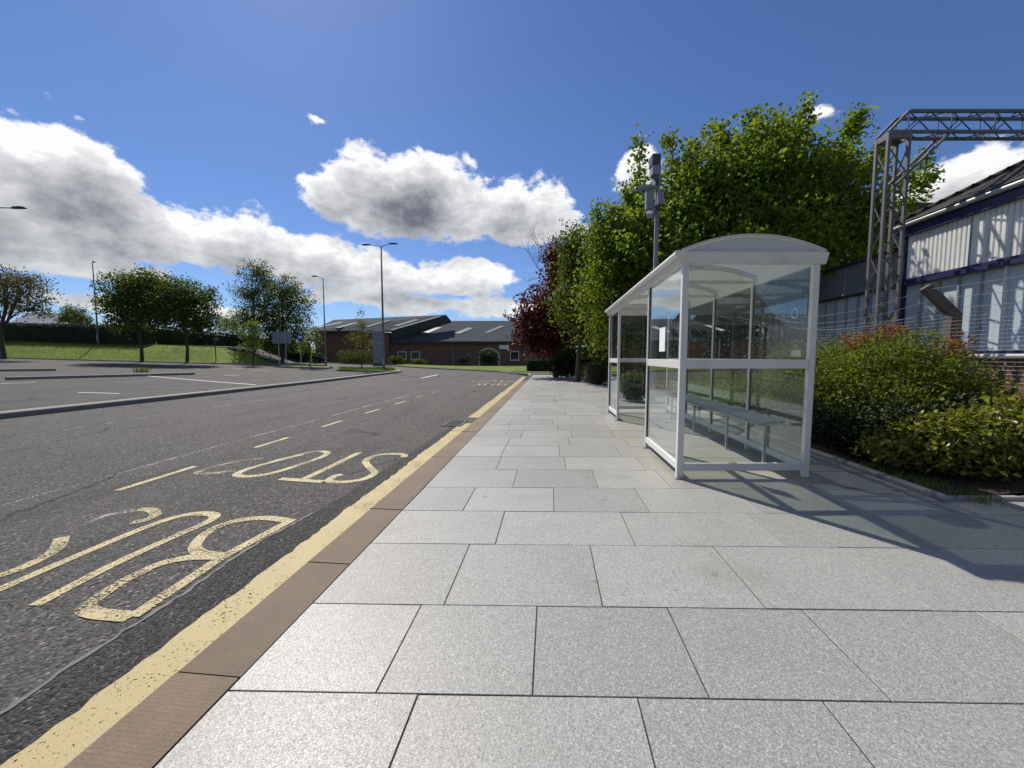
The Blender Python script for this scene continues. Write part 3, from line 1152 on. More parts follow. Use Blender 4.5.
def tree(name, label, base, blobs, n, L, W, leafm, barkm=None, tr=.16, sigma=.28, per=22, shell=.45, cat='tree', group=None, shoots=(), limbs=6, stems=1, up=.4, top=None):
    """trunk with limbs + crown of leaf clusters; blobs: (centre, (rx, ry, rz)) in world space"""
    base = Vector(base)
    root = empty(name, base, label, cat, group)
    cen, pts = blob_points(blobs, n, sigma, per, shell)
    for (a, b, r0, kk) in shoots:
        a, b = np.array(a), np.array(b)
        t = rng.uniform(0, 1, (kk, 1))
        c2 = a + (b - a) * t + rng.normal(size=(kk, 3)) * r0 * (1.05 - .8 * t)
        cen = np.concatenate([cen, c2])
        pts = np.concatenate([pts, (c2[:, None, :] + rng.normal(size=(kk, per, 3)) * sigma * .62).reshape(-1, 3)])
    V, F = leaf_arrays(pts, L, W, up)
    tri_mesh('crown', V, F, leafm, root)
    cc = sum((Vector(b[0]) * b[1][0] for b in blobs), Vector()) / sum(b[1][0] for b in blobs)
    hi = max(b[0][2] for b in blobs)
    mb = MB()
    for s in range(stems):
        bs_ = base + Vector((rnd.uniform(-.3, .3), rnd.uniform(-.3, .3), 0)) * (stems > 1)
        tp = Vector((cc.x + rnd.uniform(-.2, .2), cc.y, hi))
        q = [bs_ - Vector((0, 0, .1))]
        for t in (.2, .42, .62, .82, 1.0):
            q.append(bs_.lerp(tp, t) + Vector((rnd.uniform(-1, 1), rnd.uniform(-1, 1), 0)) * tr * 1.2 * (t < .95))
        mb.tube(q, [tr * 1.35, tr, tr * .85, tr * .66, tr * .42, tr * .15], 8)
        for (c, r) in blobs:
            c = Vector(c)
            t0 = rnd.uniform(.32, .6)
            st = bs_.lerp(tp, t0)
            if c.z < st.z:
                st = bs_.lerp(tp, .28)
            md = st.lerp(c, .5) + Vector((0, 0, .12 * (c - st).length))
            mb.tube([st, md, c], [tr * .5, tr * .34, tr * .16], 6)
            near = cen[np.argsort(((cen - np.array(c)) ** 2).sum(1) / (r[0] ** 2) + rng.uniform(0, .8, len(cen)))[:limbs * 3]]
            for e in near[rng.permutation(len(near))[:limbs]]:
                e = Vector(e)
                mb.tube([md.lerp(c, rnd.uniform(.2, .9)), c.lerp(e, .5) + Vector((0, 0, .06)), e], [tr * .17, tr * .11, tr * .04], 4, False)
    for (a, b, r0, kk) in shoots:
        mb.tube([Vector(a).lerp(cc, .35), a, b], [tr * .2, tr * .14, tr * .03], 4, False)
    mb.build('trunk', barkm or M_bark, root, smooth=True)
    return root


def pb(px, py, d_, rp, ry=None, rd=None):
    """blob from its outline in the photo and its distance"""
    c = P(px, py, d_)
    k = d_ / FPX
    return (tuple(c), (rp * k, (rd or rp) * k, (ry or rp) * k))


def foliage_thing(name, label, cat, base, blobs, n, L, W, leafm, sigma=.1, per=16, shell=.4, up=.5, group=None, stem_r=.015, core=None):
    root = empty(name, base, label, cat, group)
    cen, pts = blob_points(blobs, n, sigma, per, shell)
    zb = base[2]
    pts = pts[pts[:, 2] > zb + .02]
    V, F = leaf_arrays(pts, L, W, up)
    tri_mesh('foliage', V, F, leafm, root)
    mb = MB()
    cl = cen[rng.permutation(len(cen))[:60]]
    for e in cl:
        e = Vector(e)
        f = Vector((base[0], base[1], zb)).lerp(Vector((e.x, e.y, zb)), .55)
        mb.tube([f, f.lerp(e, .55) + Vector((rnd.uniform(-.04, .04), rnd.uniform(-.04, .04), .03)), e], [stem_r, stem_r * .7, stem_r * .3], 4, False)
    mb.build('stems', M_bark, root)
    return root


def hedge(name, label, a, b, h, wid, n, leafm, L=.09):
    """clipped hedge: twiggy body and a skin of leaves"""
    a, b = Vector(a), Vector(b)
    root = empty(name, a, label, 'hedge')
    t = (b - a)
    s = Vector((-t.y, t.x, 0)).normalized()
    mb = MB()
    k = 14
    for i in range(k):
        p, q = a.lerp(b, i / k), a.lerp(b, (i + 1) / k)
        p = Vector((p.x, p.y, a.z + (b.z - a.z) * i / k))
        mb.frame_box((p + q) / 2 + Vector((0, 0, h * .47)), t / k, s * wid * .72, (0, 0, h * .92))
    mb.build('inner_twigs', L_hedge, root)
    u = rng.uniform(0, 1, (n, 1))
    f = rng.uniform(0, 1, n)
    off = rng.uniform(-.5, .5, n) * wid
    zz = rng.uniform(0, 1, n) * h
    off = np.where(f < .6, np.sign(rng.uniform(-1, 1, n)) * wid * .5 + rng.normal(size=n) * .06, off)
    zz = np.where(f >= .6, h + rng.normal(size=n) * .07, zz)
    pts = np.array(a) + np.array(t) * u + np.array(s) * off[:, None]
    pts[:, 2] = a.z + (b.z - a.z) * u[:, 0] + zz + .05 * np.sin(u[:, 0] * 60)
    V, F = leaf_arrays(pts, L, L * .6, .5)
    tri_mesh('foliage', V, F, leafm, root)
    return root


def grass_tufts(name, pts, h, n_each, kindlabel=None, mat_=None, spread=.05, parent=None):
    V, F = [], []
    k = 0
    for p in pts:
        for _ in range(n_each):
            a = rnd.uniform(0, 6.28)
            hh = h * rnd.uniform(.5, 1.2)
            b = Vector(p) + Vector((rnd.gauss(0, spread), rnd.gauss(0, spread), 0))
            t = b + Vector((math.cos(a) * hh * .45, math.sin(a) * hh * .45, hh))
            m_ = b.lerp(t, .5) + Vector((0, 0, hh * .12))
            s = Vector((-math.sin(a), math.cos(a), 0)) * h * .035
            V += [b - s, b + s, m_ - s * .8, m_ + s * .8, t]
            F += [(k, k + 1, k + 3), (k, k + 3, k + 2), (k + 2, k + 3, k + 4)]
            k += 5
    return tri_mesh(name, [tuple(v) for v in V], F, mat_ or L_grass, parent, kind='stuff')


# big sycamore behind the shelter
d1 = 15.6
blobs = [pb(700, 205, d1, 56, 55), pb(755, 190, d1, 62, 58), pb(815, 200, d1, 50, 50), pb(668, 245, d1 - .8, 46, 50), pb(848, 232, d1, 38, 34), pb(740, 258, d1 - 1, 74, 52),
         pb(800, 250, d1, 60, 34), pb(700, 300, d1, 66, 42), pb(770, 285, d1 + .6, 60, 24)]
sh = [(P(640, 195, d1), P(639, 140, d1), .16, 14), (P(675, 175, d1), P(669, 136, d1), .16, 12), (P(720, 155, d1), P(718, 123, d1), .18, 13),
      (P(750, 150, d1), P(752, 113, d1), .18, 14), (P(785, 165, d1), P(810, 103, d1), .22, 30), (P(830, 185, d1), P(862, 111, d1), .22, 34), (P(845, 195, d1), P(890, 142, d1 + .3), .2, 22),
      (P(860, 215, d1), P(931, 152, d1 + .6), .2, 26), (P(865, 230, d1), P(936, 171, d1 + .6), .2, 24), (P(865, 240, d1), P(930, 188, d1 + .4), .18, 20), (P(650, 230, d1), P(622, 182, d1), .17, 15),
      (P(640, 240, d1), P(606, 200, d1), .16, 12), (P(690, 165, d1), P(694, 143, d1), .17, 10), (P(770, 150, d1), P(780, 122, d1), .17, 12)]
tree('sycamore_tree', 'large bright green sycamore towering behind the bus shelter', at(722, d1, .05), blobs, 78000, .150, .125, L_syc, tr=.22, sigma=.27, per=30, shell=.5, shoots=sh)
# lighter tree left of it
d2 = 16.5
blobs = [pb(632, 250, d2, 38, 48), pb(612, 285, d2, 36, 45), pb(650, 300, d2, 40, 48), pb(622, 330, d2, 36, 30), pb(606, 240, d2, 22, 28)]
tree('lime_tree', 'light green tree behind the grey camera pole', at(636, d2, .05), blobs, 30000, .125, .10, L_lime, tr=.14, sigma=.27, per=24, shell=.5,
     shoots=[(P(605, 235, d2), P(594, 205, d2), .15, 9), (P(640, 220, d2), P(628, 190, d2), .15, 10)])
d3 = 20.5
blobs = [pb(586, 265, d3, 26, 42), pb(578, 300, d3, 28, 36), pb(596, 315, d3, 32, 36), pb(574, 250, d3, 16, 24), pb(600, 345, d3, 26, 16)]
tree('dense_tree', 'dull green narrow tree between the copper maple and the light green tree', at(577, d3, .0), blobs, 18000, .15, .10, L_olive2, tr=.13, sigma=.28, per=24, shell=.5)
d4 = 25.5
blobs = [pb(543, 305, d4, 26, 20), pb(526, 322, d4, 18, 16), pb(552, 335, d4, 30, 20), pb(562, 280, d4, 20, 28), pb(535, 342, d4, 22, 14), pb(572, 318, d4, 26, 30), pb(556, 258, d4, 12, 20)]
tree('copper_maple', 'dark red leaved maple beside the brick building', at(556, d4, .0), blobs, 13000, .19, .15, L_red, tr=.15, sigma=.25, per=16, shell=.5, limbs=9)
# nearly bare tree poking out above the maple
bare = empty('bare_tree', at(560, 27.5, -.05), 'nearly bare twiggy tree poking out above the copper maple', 'tree')
mb = MB()
b0 = at(560, 27.5, -.05)
tp = P(556, 232, 27.5)
mb.tube([b0, b0.lerp(tp, .5) + Vector((.1, 0, 0)), tp], [.13, .08, .02], 7)
tips = []
for k in range(26):
    s = b0.lerp(tp, rnd.uniform(.45, .95))
    e = P(rnd.uniform(519, 572), rnd.uniform(225, 290), 27.5 + rnd.uniform(-1, 1))
    m_ = s.lerp(e, .5) + Vector((0, 0, .15))
    mb.tube([s, m_, e], [.03, .018, .006], 4, False)
    for j in range(5):
        q = m_.lerp(e, rnd.uniform(.2, 1))
        e2 = q + Vector((rnd.uniform(-.6, .4), rnd.uniform(-.5, .5), rnd.uniform(.1, .7)))
        mb.tube([q, e2], [.010, .004], 3, False)
        tips.append(e2)
mb.build('trunk', M_bark, bare)
V, F = leaf_arrays(np.repeat(np.array([tuple(t) for t in tips]), 3, 0) + rng.normal(size=(len(tips) * 3, 3)) * .12, .09, .06)
tri_mesh('crown', V, F, L_birch, bare)

# left-hand trees
dL = 38.5
blobs = [pb(20, 296, dL, 24, 16), pb(-8, 300, dL, 26, 22), pb(5, 280, dL, 26, 14), pb(32, 284, dL, 16, 12), pb(36, 308, dL, 17, 10), pb(-30, 285, dL, 26, 20)]
tree('cherry_tree', 'brownish olive tree cut by the left edge of the picture', at(4, dL, -.1), blobs, 8500, .2, .13, L_oliv, tr=.17, sigma=.34, per=14, shell=.5)
blobs = [pb(130, 290, dL, 24, 18), pb(118, 304, dL, 17, 13), pb(150, 286, dL, 20, 16), pb(146, 312, dL, 26, 15), pb(126, 322, dL, 18, 10)]
tree('round_tree', 'left one of two dark green round trees on the lawn bank', at(142, dL + 1.5, .1), blobs, 12500, .21, .15, L_dark, tr=.13, sigma=.36, per=18)
dL2 = 38.0
blobs = [pb(176, 294, dL2, 24, 17), pb(198, 300, dL2, 18, 16), pb(180, 315, dL2, 34, 16), pb(202, 322, dL2, 17, 11), pb(165, 305, dL2, 18, 16)]
tree('round_tree', 'right one of two dark green round trees, nearer the car park edge', at(187, 40.6, -.1), blobs, 12500, .21, .15, L_dark, tr=.13, sigma=.36, per=18)
dB = 49
blobs = [pb(257, 272, dB, 15, 13), pb(250, 295, dB, 17, 20), pb(265, 285, dB, 14, 18), pb(243, 318, dB, 14, 16), pb(262, 318, dB, 18, 20)]
tree('birch_tree', 'tall airy birch beside the dense dark tree left of the lamp posts', at(256, dB, -.1), blobs, 9500, .2, .13, L_birch, M_birch, .14, .36, 14, .6)
dD = 47
blobs = [pb(282, 296, dD, 21, 22), pb(296, 306, dD, 17, 24), pb(272, 318, dD, 22, 24), pb(294, 332, dD, 20, 18), pb(278, 340, dD, 24, 16)]
tree('dense_tree', 'dense dark rounded tree right of the tall birch', at(282, dD, -.1), blobs, 15000, .2, .14, L_dark, tr=.17, sigma=.33, per=20)
blobs = [pb(228, 325, 53, 14, 11), pb(240, 335, 53, 14, 12)]
tree('small_tree', 'small yellowish green tree behind the dark round trees', at(232, 53, -.1), blobs, 3500, .2, .13, L_lime, tr=.1, sigma=.3, per=14)
blobs = [pb(75, 314, 74, 11, 9), pb(68, 320, 74, 9, 6), pb(84, 321, 74, 7, 5)]
tree('distant_tree', 'small dark tree beyond the hedge left of a lamp post', at(75, 74, -.1), blobs, 3000, .26, .2, L_dark, tr=.16, sigma=.35, per=14)
# saplings
blobs = [pb(253, 338, 38.5, 10, 8), pb(252, 328, 38.5, 7, 8), pb(250, 347, 38.5, 11, 5)]
tree('sapling', 'pale green sapling on the grass strip left of the grey sign backs', at(253.5, 39.8, -.05), blobs, 1500, .17, .11, L_young, tr=.05, sigma=.22, per=10, limbs=5, cat='tree')
blobs = [pb(309, 343, 37, 10, 9), pb(313, 334, 37, 7, 8), pb(305, 348, 37, 8, 4)]
tree('sapling', 'light green sapling just right of the round blue sign', at(310, 37.4, .02), blobs, 1300, .16, .1, L_young, tr=.05, sigma=.22, per=10, limbs=5)
blobs = [pb(361, 338, 34, 12, 8), pb(362, 325, 34, 6, 9), pb(366, 344, 34, 9, 4)]
tree('sapling', 'thin amber green sapling on the grassy island beside the double lamp post', at(361.5, 34.6, .03), blobs, 800, .16, .1, L_amber, tr=.05, sigma=.24, per=8, limbs=6,
     shoots=[(P(362, 322, 34), P(361, 309, 34), .05, 5)])

# hedges and shrubs, far
hedge('hedge', 'long dark clipped hedge along the top of the lawn bank', at(-130, 47.0, -.2), at(152, 47.0, -.2), 2.25, 1.4, 14000, L_hedge, .16)
hedge('hedge', 'dark low hedge in the shade below the birch and dense trees', at(153, 52.5, -.2), at(308, 51.5, -.2), 2.5, 1.6, 9000, L_hedge, .16)
hedge('hedge', 'dark hedge between the copper maple and the verge', at(527, 34, .0), at(588, 33.4, .0), .95, 1.0, 5500, L_hedge, .1)


def low_shrub(label, px, d_, w_px, h_px, leafm, n=1800, L=.13, name='round_shrub', off=0.0):
    b = at(px, d_, off)
    k = d_ / FPX
    bl = [((b.x + dx * w_px * k * .28, b.y + rnd.uniform(-.1, .1), b.z + h_px * k * .5), (w_px * k * .3, w_px * k * .3, h_px * k * .52)) for dx in (-1, 0, 1)]
    return foliage_thing(name, label, 'shrub', b, bl, n, L, L * .65, leafm, sigma=.12, per=12, group=None)


low_shrub('wide rounded shrub in front of brick wall, left of the double lamp post', 356, 50, 34, 14, L_birch, 4200, .13)
low_shrub('small rounded shrub right of the foot of the double lamp post', 397, 49, 14, 9, L_dark, 1600)
low_shrub('dark shrub below the downpipe of the brick building', 463, 53, 15, 9, L_hedge, 1500)
low_shrub('tall dark shrub in front of the arched doorway', 488, 52, 20, 15, L_hedge, 4200)
low_shrub('small shrub below the white framed windows of the brick building', 419, 52, 14, 5, L_dark, 900)
low_shrub('dark shrub beside the single lamp post near the car park entrance', 318, 45, 16, 12, L_hedge, 1600)
low_shrub('grey green shrub at the pavement edge just past the far end of the shelter', 596, 19, 22, 22, L_lav, 6500, .06, off=.0)
low_shrub('bushy dark red shrub at the back of the pavement beyond the shelter', 604, 23, 18, 36, L_red, 3000, .09)

# ---------------------------------------------------------------- bus shelter
X0, X1, Y0, LEN = 1.42, 2.81, 4.32, 5.04


def S(x, y, z):
    return Vector((x, y + .115 * (x - X0), z))


shelter = empty('bus_shelter', S((X0 + X1) / 2, Y0 + LEN / 2, 0), 'white framed glass bus shelter with barrel roof on the paving', 'bus shelter')
PW = .066


def sbox(x0, x1, y0, y1, z0, z1, mb=None):
    mb = mb or MB()
    p = [S(x, y, z) for z in (z0, z1) for y in (y0, y1) for x in (x0, x1)]
    return mb.add(p, [(0, 2, 3, 1), (4, 5, 7, 6), (0, 1, 5, 4), (2, 6, 7, 3), (0, 4, 6, 2), (1, 3, 7, 5)])


bays = [Y0 + LEN * i / 4 for i in range(5)]
ENT0, ENT1 = 5.76, 8.20
for (x, y) in [(X0, Y0), (X1, Y0), (X0, ENT0), (X0, ENT1), (X0, bays[4]), (X1, bays[1]), (X1, bays[2]), (X1, bays[3]), (X1, bays[4])]:
    wv_ = PW if y in (Y0, bays[4]) else .05
    sbox(x - wv_ / 2, x + wv_ / 2, y - wv_ / 2, y + wv_ / 2, .012, 2.325).build('post', M_white, shelter, bevel=.006)
    sbox(x - .055, x + .055, y - .055, y + .055, .0, .014).build('foot_plate', M_galv, shelter)
ZB0, ZB1, ZM0, ZM1, ZT = .085, .165, 1.205, 1.30, 2.305
rd_ = .045


def bay_y(x, ya, yb, top=ZT):
    """glazed bay running along the road (constant x)"""
    for z0, z1, nm in ((ZB0, ZB1, 'bottom_rail'), (ZM0, ZM1, 'middle_rail')):
        sbox(x - rd_ / 2, x + rd_ / 2, ya, yb, z0, z1).build(nm, M_white, shelter, bevel=.004)
    for z0, z1 in ((ZB1 - .006, ZM0 + .006), (ZM1 - .006, top + .01)):
        sbox(x - .004, x + .004, ya - .006, yb + .006, z0, z1).build('pane', M_glass, shelter)
    for z0, z1 in ((ZB1, ZM0), (ZM1, top)):
        for g0, g1 in ((ya, ya + .014), (yb - .014, yb)):
            sbox(x - .010, x + .010, g0, g1, z0, z1).build('gasket', M_black, shelter)


def bay_x(y, xa, xb):
    for z0, z1, nm in ((ZB0, ZB1, 'bottom_rail'), (ZM0, ZM1, 'middle_rail')):
        sbox(xa, xb, y - rd_ / 2, y + rd_ / 2, z0, z1).build(nm, M_white, shelter, bevel=.004)
    for z0, z1 in ((ZB1 - .006, ZM0 + .006), (ZM1 - .006, ZT + .01)):
        sbox(xa - .006, xb + .006, y - .004, y + .004, z0, z1).build('pane', M_glass, shelter)


hp = PW / 2
bay_x(Y0, X0 + hp, X1 - hp)
bay_x(bays[4], X0 + hp, X1 - hp)
bay_y(X0, Y0 + hp, ENT0 - .025)
bay_y(X0, ENT1 + .025, bays[4] - hp)
for i in range(4):
    bay_y(X1, bays[i] + (hp if i == 0 else .025), bays[i + 1] - (hp if i == 3 else .025))
# roof: cornice all round, barrel sheet, end lunettes, ribs, ceiling lamp
OV = .075


def cornice(name, a, b, out):
    """tapered fascia, wider at its top"""
    a, b, out = Vector(a), Vector(b), Vector(out)
    mb = MB()
    sec = [(-.02, 2.31), (.03, 2.31), (.065, 2.41), (.065, 2.425), (-.02, 2.425)]
    mb.prism([a + out * o_ + Vector((0, 0, z - a.z)) for o_, z in sec], b - a)
    return mb.build(name, M_white, shelter, bevel=.004)


ya, yb = Y0 - .02, bays[4] + .02
xa, xb = X0 - .02, X1 + .02
cornice('end_fascia', S(xa - .062, ya, 0), S(xb + .062, ya, 0), (0, -1, 0))
cornice('end_fascia', S(xa - .062, yb, 0), S(xb + .062, yb, 0), (0, 1, 0))
cornice('eave_fascia', S(xa, ya + .03, 0), S(xa, yb - .03, 0), (-1, 0, 0))
cornice('eave_fascia', S(xb, ya + .03, 0), S(xb, yb - .03, 0), (1, 0, 0))
gt = MB()
gt.tube([S(xa - .082, ya - .06, 2.405), S(xa - .082, yb + .06, 2.405)], .034, 12)
gt.build('gutter', M_white, shelter, smooth=True)
rise = .158
wr = (xb - xa) / 2 + .035
cx = (xa + xb) / 2
Rr = (wr * wr + rise * rise) / (2 * rise)


def arch(t, dr=0.0):
    a = math.asin(wr / Rr) * (2 * t - 1)
    return cx + (Rr + dr) * math.sin(a), 2.425 + rise - Rr + (Rr + dr) * math.cos(a)


NA = 22
for i in range(4):                                    # roof sheets, one per bay
    mb = MB()
    y0_, y1_ = (ya - .045 if i == 0 else bays[i] + .004), (yb + .045 if i == 3 else bays[i + 1] - .004)
    pts = []
    for k in range(NA + 1):
        for dr in (0.0, .012):
            x, z = arch(k / NA, dr)
            pts += [S(x, y0_, z), S(x, y1_, z)]
    F = []
    for k in range(NA):
        o_ = k * 4
        F += [(o_, o_ + 1, o_ + 5, o_ + 4), (o_ + 2, o_ + 6, o_ + 7, o_ + 3), (o_, o_ + 4, o_ + 6, o_ + 2), (o_ + 1, o_ + 3, o_ + 7, o_ + 5)]
    mb.add(pts, F)
    mb.build('roof_sheet', M_opal, shelter, smooth=True)
for y_ in [ya - .048] + bays[1:4] + [yb + .03]:       # arched trims
    mb = MB()
    for k in range(NA):
        a0, a1 = arch(k / NA, .010), arch((k + 1) / NA, .010)
        b0_, b1_ = arch(k / NA, .028), arch((k + 1) / NA, .028)
        mb.add([S(x, yq, z) for yq in (y_, y_ + .03) for x, z in (a0, a1, b1_, b0_)],
               [(0, 1, 2, 3), (7, 6, 5, 4), (3, 2, 6, 7), (1, 0, 4, 5)])
    mb.build('arch_trim', M_roofmet, shelter, smooth=True)
for y_ in (ya - .03, yb + .026):                      # end lunettes
    ring = [arch(k / NA, -.003) for k in range(NA + 1)]
    poly = [S(x, y_, z) for x, z in ring]
    MB().prism(poly, (0, .006, 0)).build('lunette', M_roofmet, shelter)
for y_ in bays[1:4]:                                  # curved ribs inside
    mb = MB()
    for k in range(NA):
        a0, a1 = arch(k / NA, -.003), arch((k + 1) / NA, -.003)
        b0_, b1_ = arch(k / NA, -.05), arch((k + 1) / NA, -.05)
        mb.add([S(x, yq, z) for yq in (y_ - .02, y_ + .02) for x, z in (a0, a1, b1_, b0_)], [(0, 1, 2, 3), (7, 6, 5, 4), (3, 2, 6, 7), (1, 0, 4, 5)])
    mb.build('roof_rib', M_white, shelter)
    sbox(xa + .03, xb - .03, y_ - .018, y_ + .018, 2.345, 2.385).build('tie_bar', M_white, shelter)
rl = MB()
rl.tube([S(cx - .18 + .17 * math.cos(t), 5.2 + .17 * math.sin(t), 2.535 + .012 * math.cos(2 * t)) for t in np.linspace(0, 6.283, 25)], .014, 8)
rl.build('ceiling_lamp_ring', M_galv, shelter, smooth=True)
mb = MB()
mb.tube([S(cx - .18, 5.2, 2.52), S(cx - .18, 5.2, 2.585)], [.14, .155], 24)
mb.build('ceiling_lamp', M_ceiling, shelter, smooth=True)
# perch bench along the back
XB = X1 - .30
mb = MB()
sec = [(XB - .12, .545), (XB - .115, .565), (XB + .09, .60), (XB + .10, .575), (XB - .105, .535)]
mb.prism([S(x, Y0 + .22, z) for x, z in sec], S(0, LEN - .55, 0) - S(0, 0, 0))
bench = mb.build('bench_seat', M_seat, shelter, bevel=.004)
mb = MB()
sec = [(XB + .13, .585), (XB + .20, .60), (XB + .20, .575), (XB + .13, .56)]
mb.prism([S(x, Y0 + .22, z) for x, z in sec], S(0, LEN - .55, 0) - S(0, 0, 0))
mb.build('bench_slat', M_seat, shelter)
for y_ in (Y0 + .32, bays[1] + .03, bays[2] + .03, bays[3] + .03):
    mb = MB()
    mb.bar(S(X1 - .02, y_, .54), S(XB - .08, y_, .535), .03, .03)
    mb.build('bench_bracket', M_white, shelter)
    mb = MB()
    mb.bar(S(XB + .02, y_, .012), S(XB + .02, y_, .53), .028, .028)
    mb.build('bench_leg', M_galv, shelter)
# notices
sbox(X0 - .012, X0 - .0085, Y0 + .62, Y0 + .86, 1.40, 1.70).build('notice', M_paper, shelter)
sbox(X1 - .0085, X1 - .006, Y0 + .16, Y0 + .34, 1.335, 1.41).build('sticker', plain('pale_sticker', (.45, .46, .40), .5), shelter)
mb = MB()
c = S(X1 - .010, Y0 + .30, 1.83)
mb.tube([c + Vector((0, .055 * math.cos(t), .055 * math.sin(t))) for t in np.linspace(0, 6.283, 21)], .004, 6)
mb.build('pane_ring', M_paper, shelter)  # thin pale ring set against the back pane

# ---------------------------------------------------------------- poles
def lamp_post(label, px, d_, top_py, arms, off=-.1, head=.55, r0=.09):
    """arms: list of (pixel dx of lamp head)"""
    b = at(px, d_, off)
    tp = P(px - 1.5, top_py, d_)
    tp = Vector((b.x, b.y, tp.z))
    o = empty('street_lamp', b, label, 'street lamp', 'street lamps round the car park')
    k = d_ / FPX
    mb = MB()
    hgt = tp.z - b.z
    mb.tube([b, b + Vector((0, 0, 1.3))], r0 * 1.25, 10)
    mb.tube([b + Vector((0, 0, 1.3)), b + Vector((0, 0, 1.42)), b + Vector((0, 0, hgt * .6)), tp], [r0 * 1.25, r0, r0 * .75, r0 * .5], 10)
    mb.build('column', M_lamp, o, smooth=True)
    MB().box(b.x - .05, b.x + .05, b.y - r0 * 1.35, b.y - r0 * 1.1, b.z + .45, b.z + 1.05).build('service_door', M_galv, o)
    for dx, rise_ in arms:
        e = tp + Vector(Rv) * dx * k + Vector((0, 0, rise_ * k))
        s = 1 if dx > 0 else -1
        i_ = e - Vector(Rv) * s * head
        am = MB()
        am.tube([tp - Vector((0, 0, .05)), tp + Vector((0, 0, .03)) + Vector(Rv) * s * .15, i_], [.035, .032, .028], 8)
        am.build('arm', M_lamp, o, smooth=True)
        hd = MB()
        r_ = Vector(Rv) * s
        fw = Vector(Fh)
        secs = []
        for t, wd_, hh in ((0, .05, .05), (.15, .09, .07), (.55, .13, .085), (.9, .11, .06), (1, .05, .03)):
            c_ = i_.lerp(e, t)
            secs.append([c_ + fw * wd_ + Vector((0, 0, 0)), c_ + fw * wd_ * .6 + Vector((0, 0, hh)), c_ - fw * wd_ * .6 + Vector((0, 0, hh)), c_ - fw * wd_, c_ - fw * wd_ * .5 - Vector((0, 0, .04)), c_ + fw * wd_ * .5 - Vector((0, 0, .04))])
        V = [v for s_ in secs for v in s_]
        F = [(i * 6 + k_, i * 6 + (k_ + 1) % 6, (i + 1) * 6 + (k_ + 1) % 6, (i + 1) * 6 + k_) for i in range(4) for k_ in range(6)]
        F += [tuple(range(6))[::-1], tuple(24 + k_ for k_ in range(6))]
        hd.add(V, F)
        hd.build('lamp_head', M_dkmet, o, smooth=True)
    return o


lamp_post('tall street lamp with two heads on the grassy island', 384, 34.3, 246.5, [(-19, 1.5), (16, 2.5)], .02, .75, .105)
lamp_post('street lamp with one head left of the double lamp post', 326, 41.5, 278.5, [(-11, 2)], -.1, .6, .08)
lamp_post('street lamp standing on the lawn bank in front of the hedge', 98.5, 46, 262.5, [(3.5, .5)], -.22, .42, .085)
lamp_post('street lamp at the left picture edge with one arm reaching in', -6, 21.5, 208, [(46, 0)], -.12, .75, .085)

# camera pole behind the shelter
dp = 10.6
b = at(652, dp, .03)
tp = Vector((b.x, b.y, P(654, 160, dp).z))
cp_ = empty('camera_pole', b, 'grey surveillance camera pole rising behind the shelter roof', 'camera pole')
mb = MB()
mb.tube([b, b + Vector((0, 0, 2.2)), b + Vector((0, 0, 2.25)), tp], [.085, .085, .064, .058], 12)
mb.build('pole', M_signback, cp_, smooth=True)
kk = dp / FPX


def on_pole(px0, px1, py0, py1, dy=0.0, th=.2):
    a, c = P(px0, py1, dp), P(px1, py0, dp)
    return ((a + c) / 2 - Vector(Fh) * dy, Vector(Rv) * (px1 - px0) * kk, Vector(Fh) * th, Vector((0, 0, (py1 - py0) * kk)))


for nm, q, mt in (('camera_housing', (650.5, 658.5, 157, 167, .02, .3), M_dkmet), ('camera_housing', (651, 659, 167, 176, .02, .26), M_signback), ('bracket_band', (651, 657.5, 180, 186, .0, .22), M_dkmet),
                  ('junction_box', (644.5, 651.5, 193, 211, .1, .14), M_signback), ('junction_box', (656, 661.5, 194, 206, .1, .14), M_signback), ('bracket_band', (650.5, 658, 207, 211, .0, .22), M_dkmet)):
    c_, ax, ay, az = on_pole(*q)
    MB().frame_box(c_, ax, ay, az).build(nm, mt, cp_, bevel=.012)
arm = MB()
e1, e2 = P(654, 188, dp) - Vector(Fh) * .12, P(632, 193.5, dp) - Vector(Fh) * .25
arm.bar(e1, e2, .12, .11)
arm.build('camera_body', M_signback, cp_, bevel=.02)
mb = MB()
c_ = P(650, 186, dp) - Vector(Fh) * .15
ringp = []
for t in np.linspace(0, math.pi, 7):
    ringp.append((c_ + Vector((0, 0, .09 * math.cos(t))), max(.005, .09 * math.sin(t))))
mb.tube([q[0] for q in ringp], [q[1] for q in ringp], 12)
mb.build('dome_camera', M_paper, cp_, smooth=True)
mb = MB()
mb.bar(P(651, 211, dp) - Vector(Fh) * .1, P(645, 221, dp) - Vector(Fh) * .35, .17, .13)
mb.build('floodlight', M_signback, cp_, bevel=.015)

# signs near the car park entrance
def sign_post(mb, px, d_, top_py, r=.035, off=-.1):
    b = at(px, d_, off)
    mb.tube([b, Vector((b.x, b.y, P(px, top_py, d_).z))], r, 8)
    return b


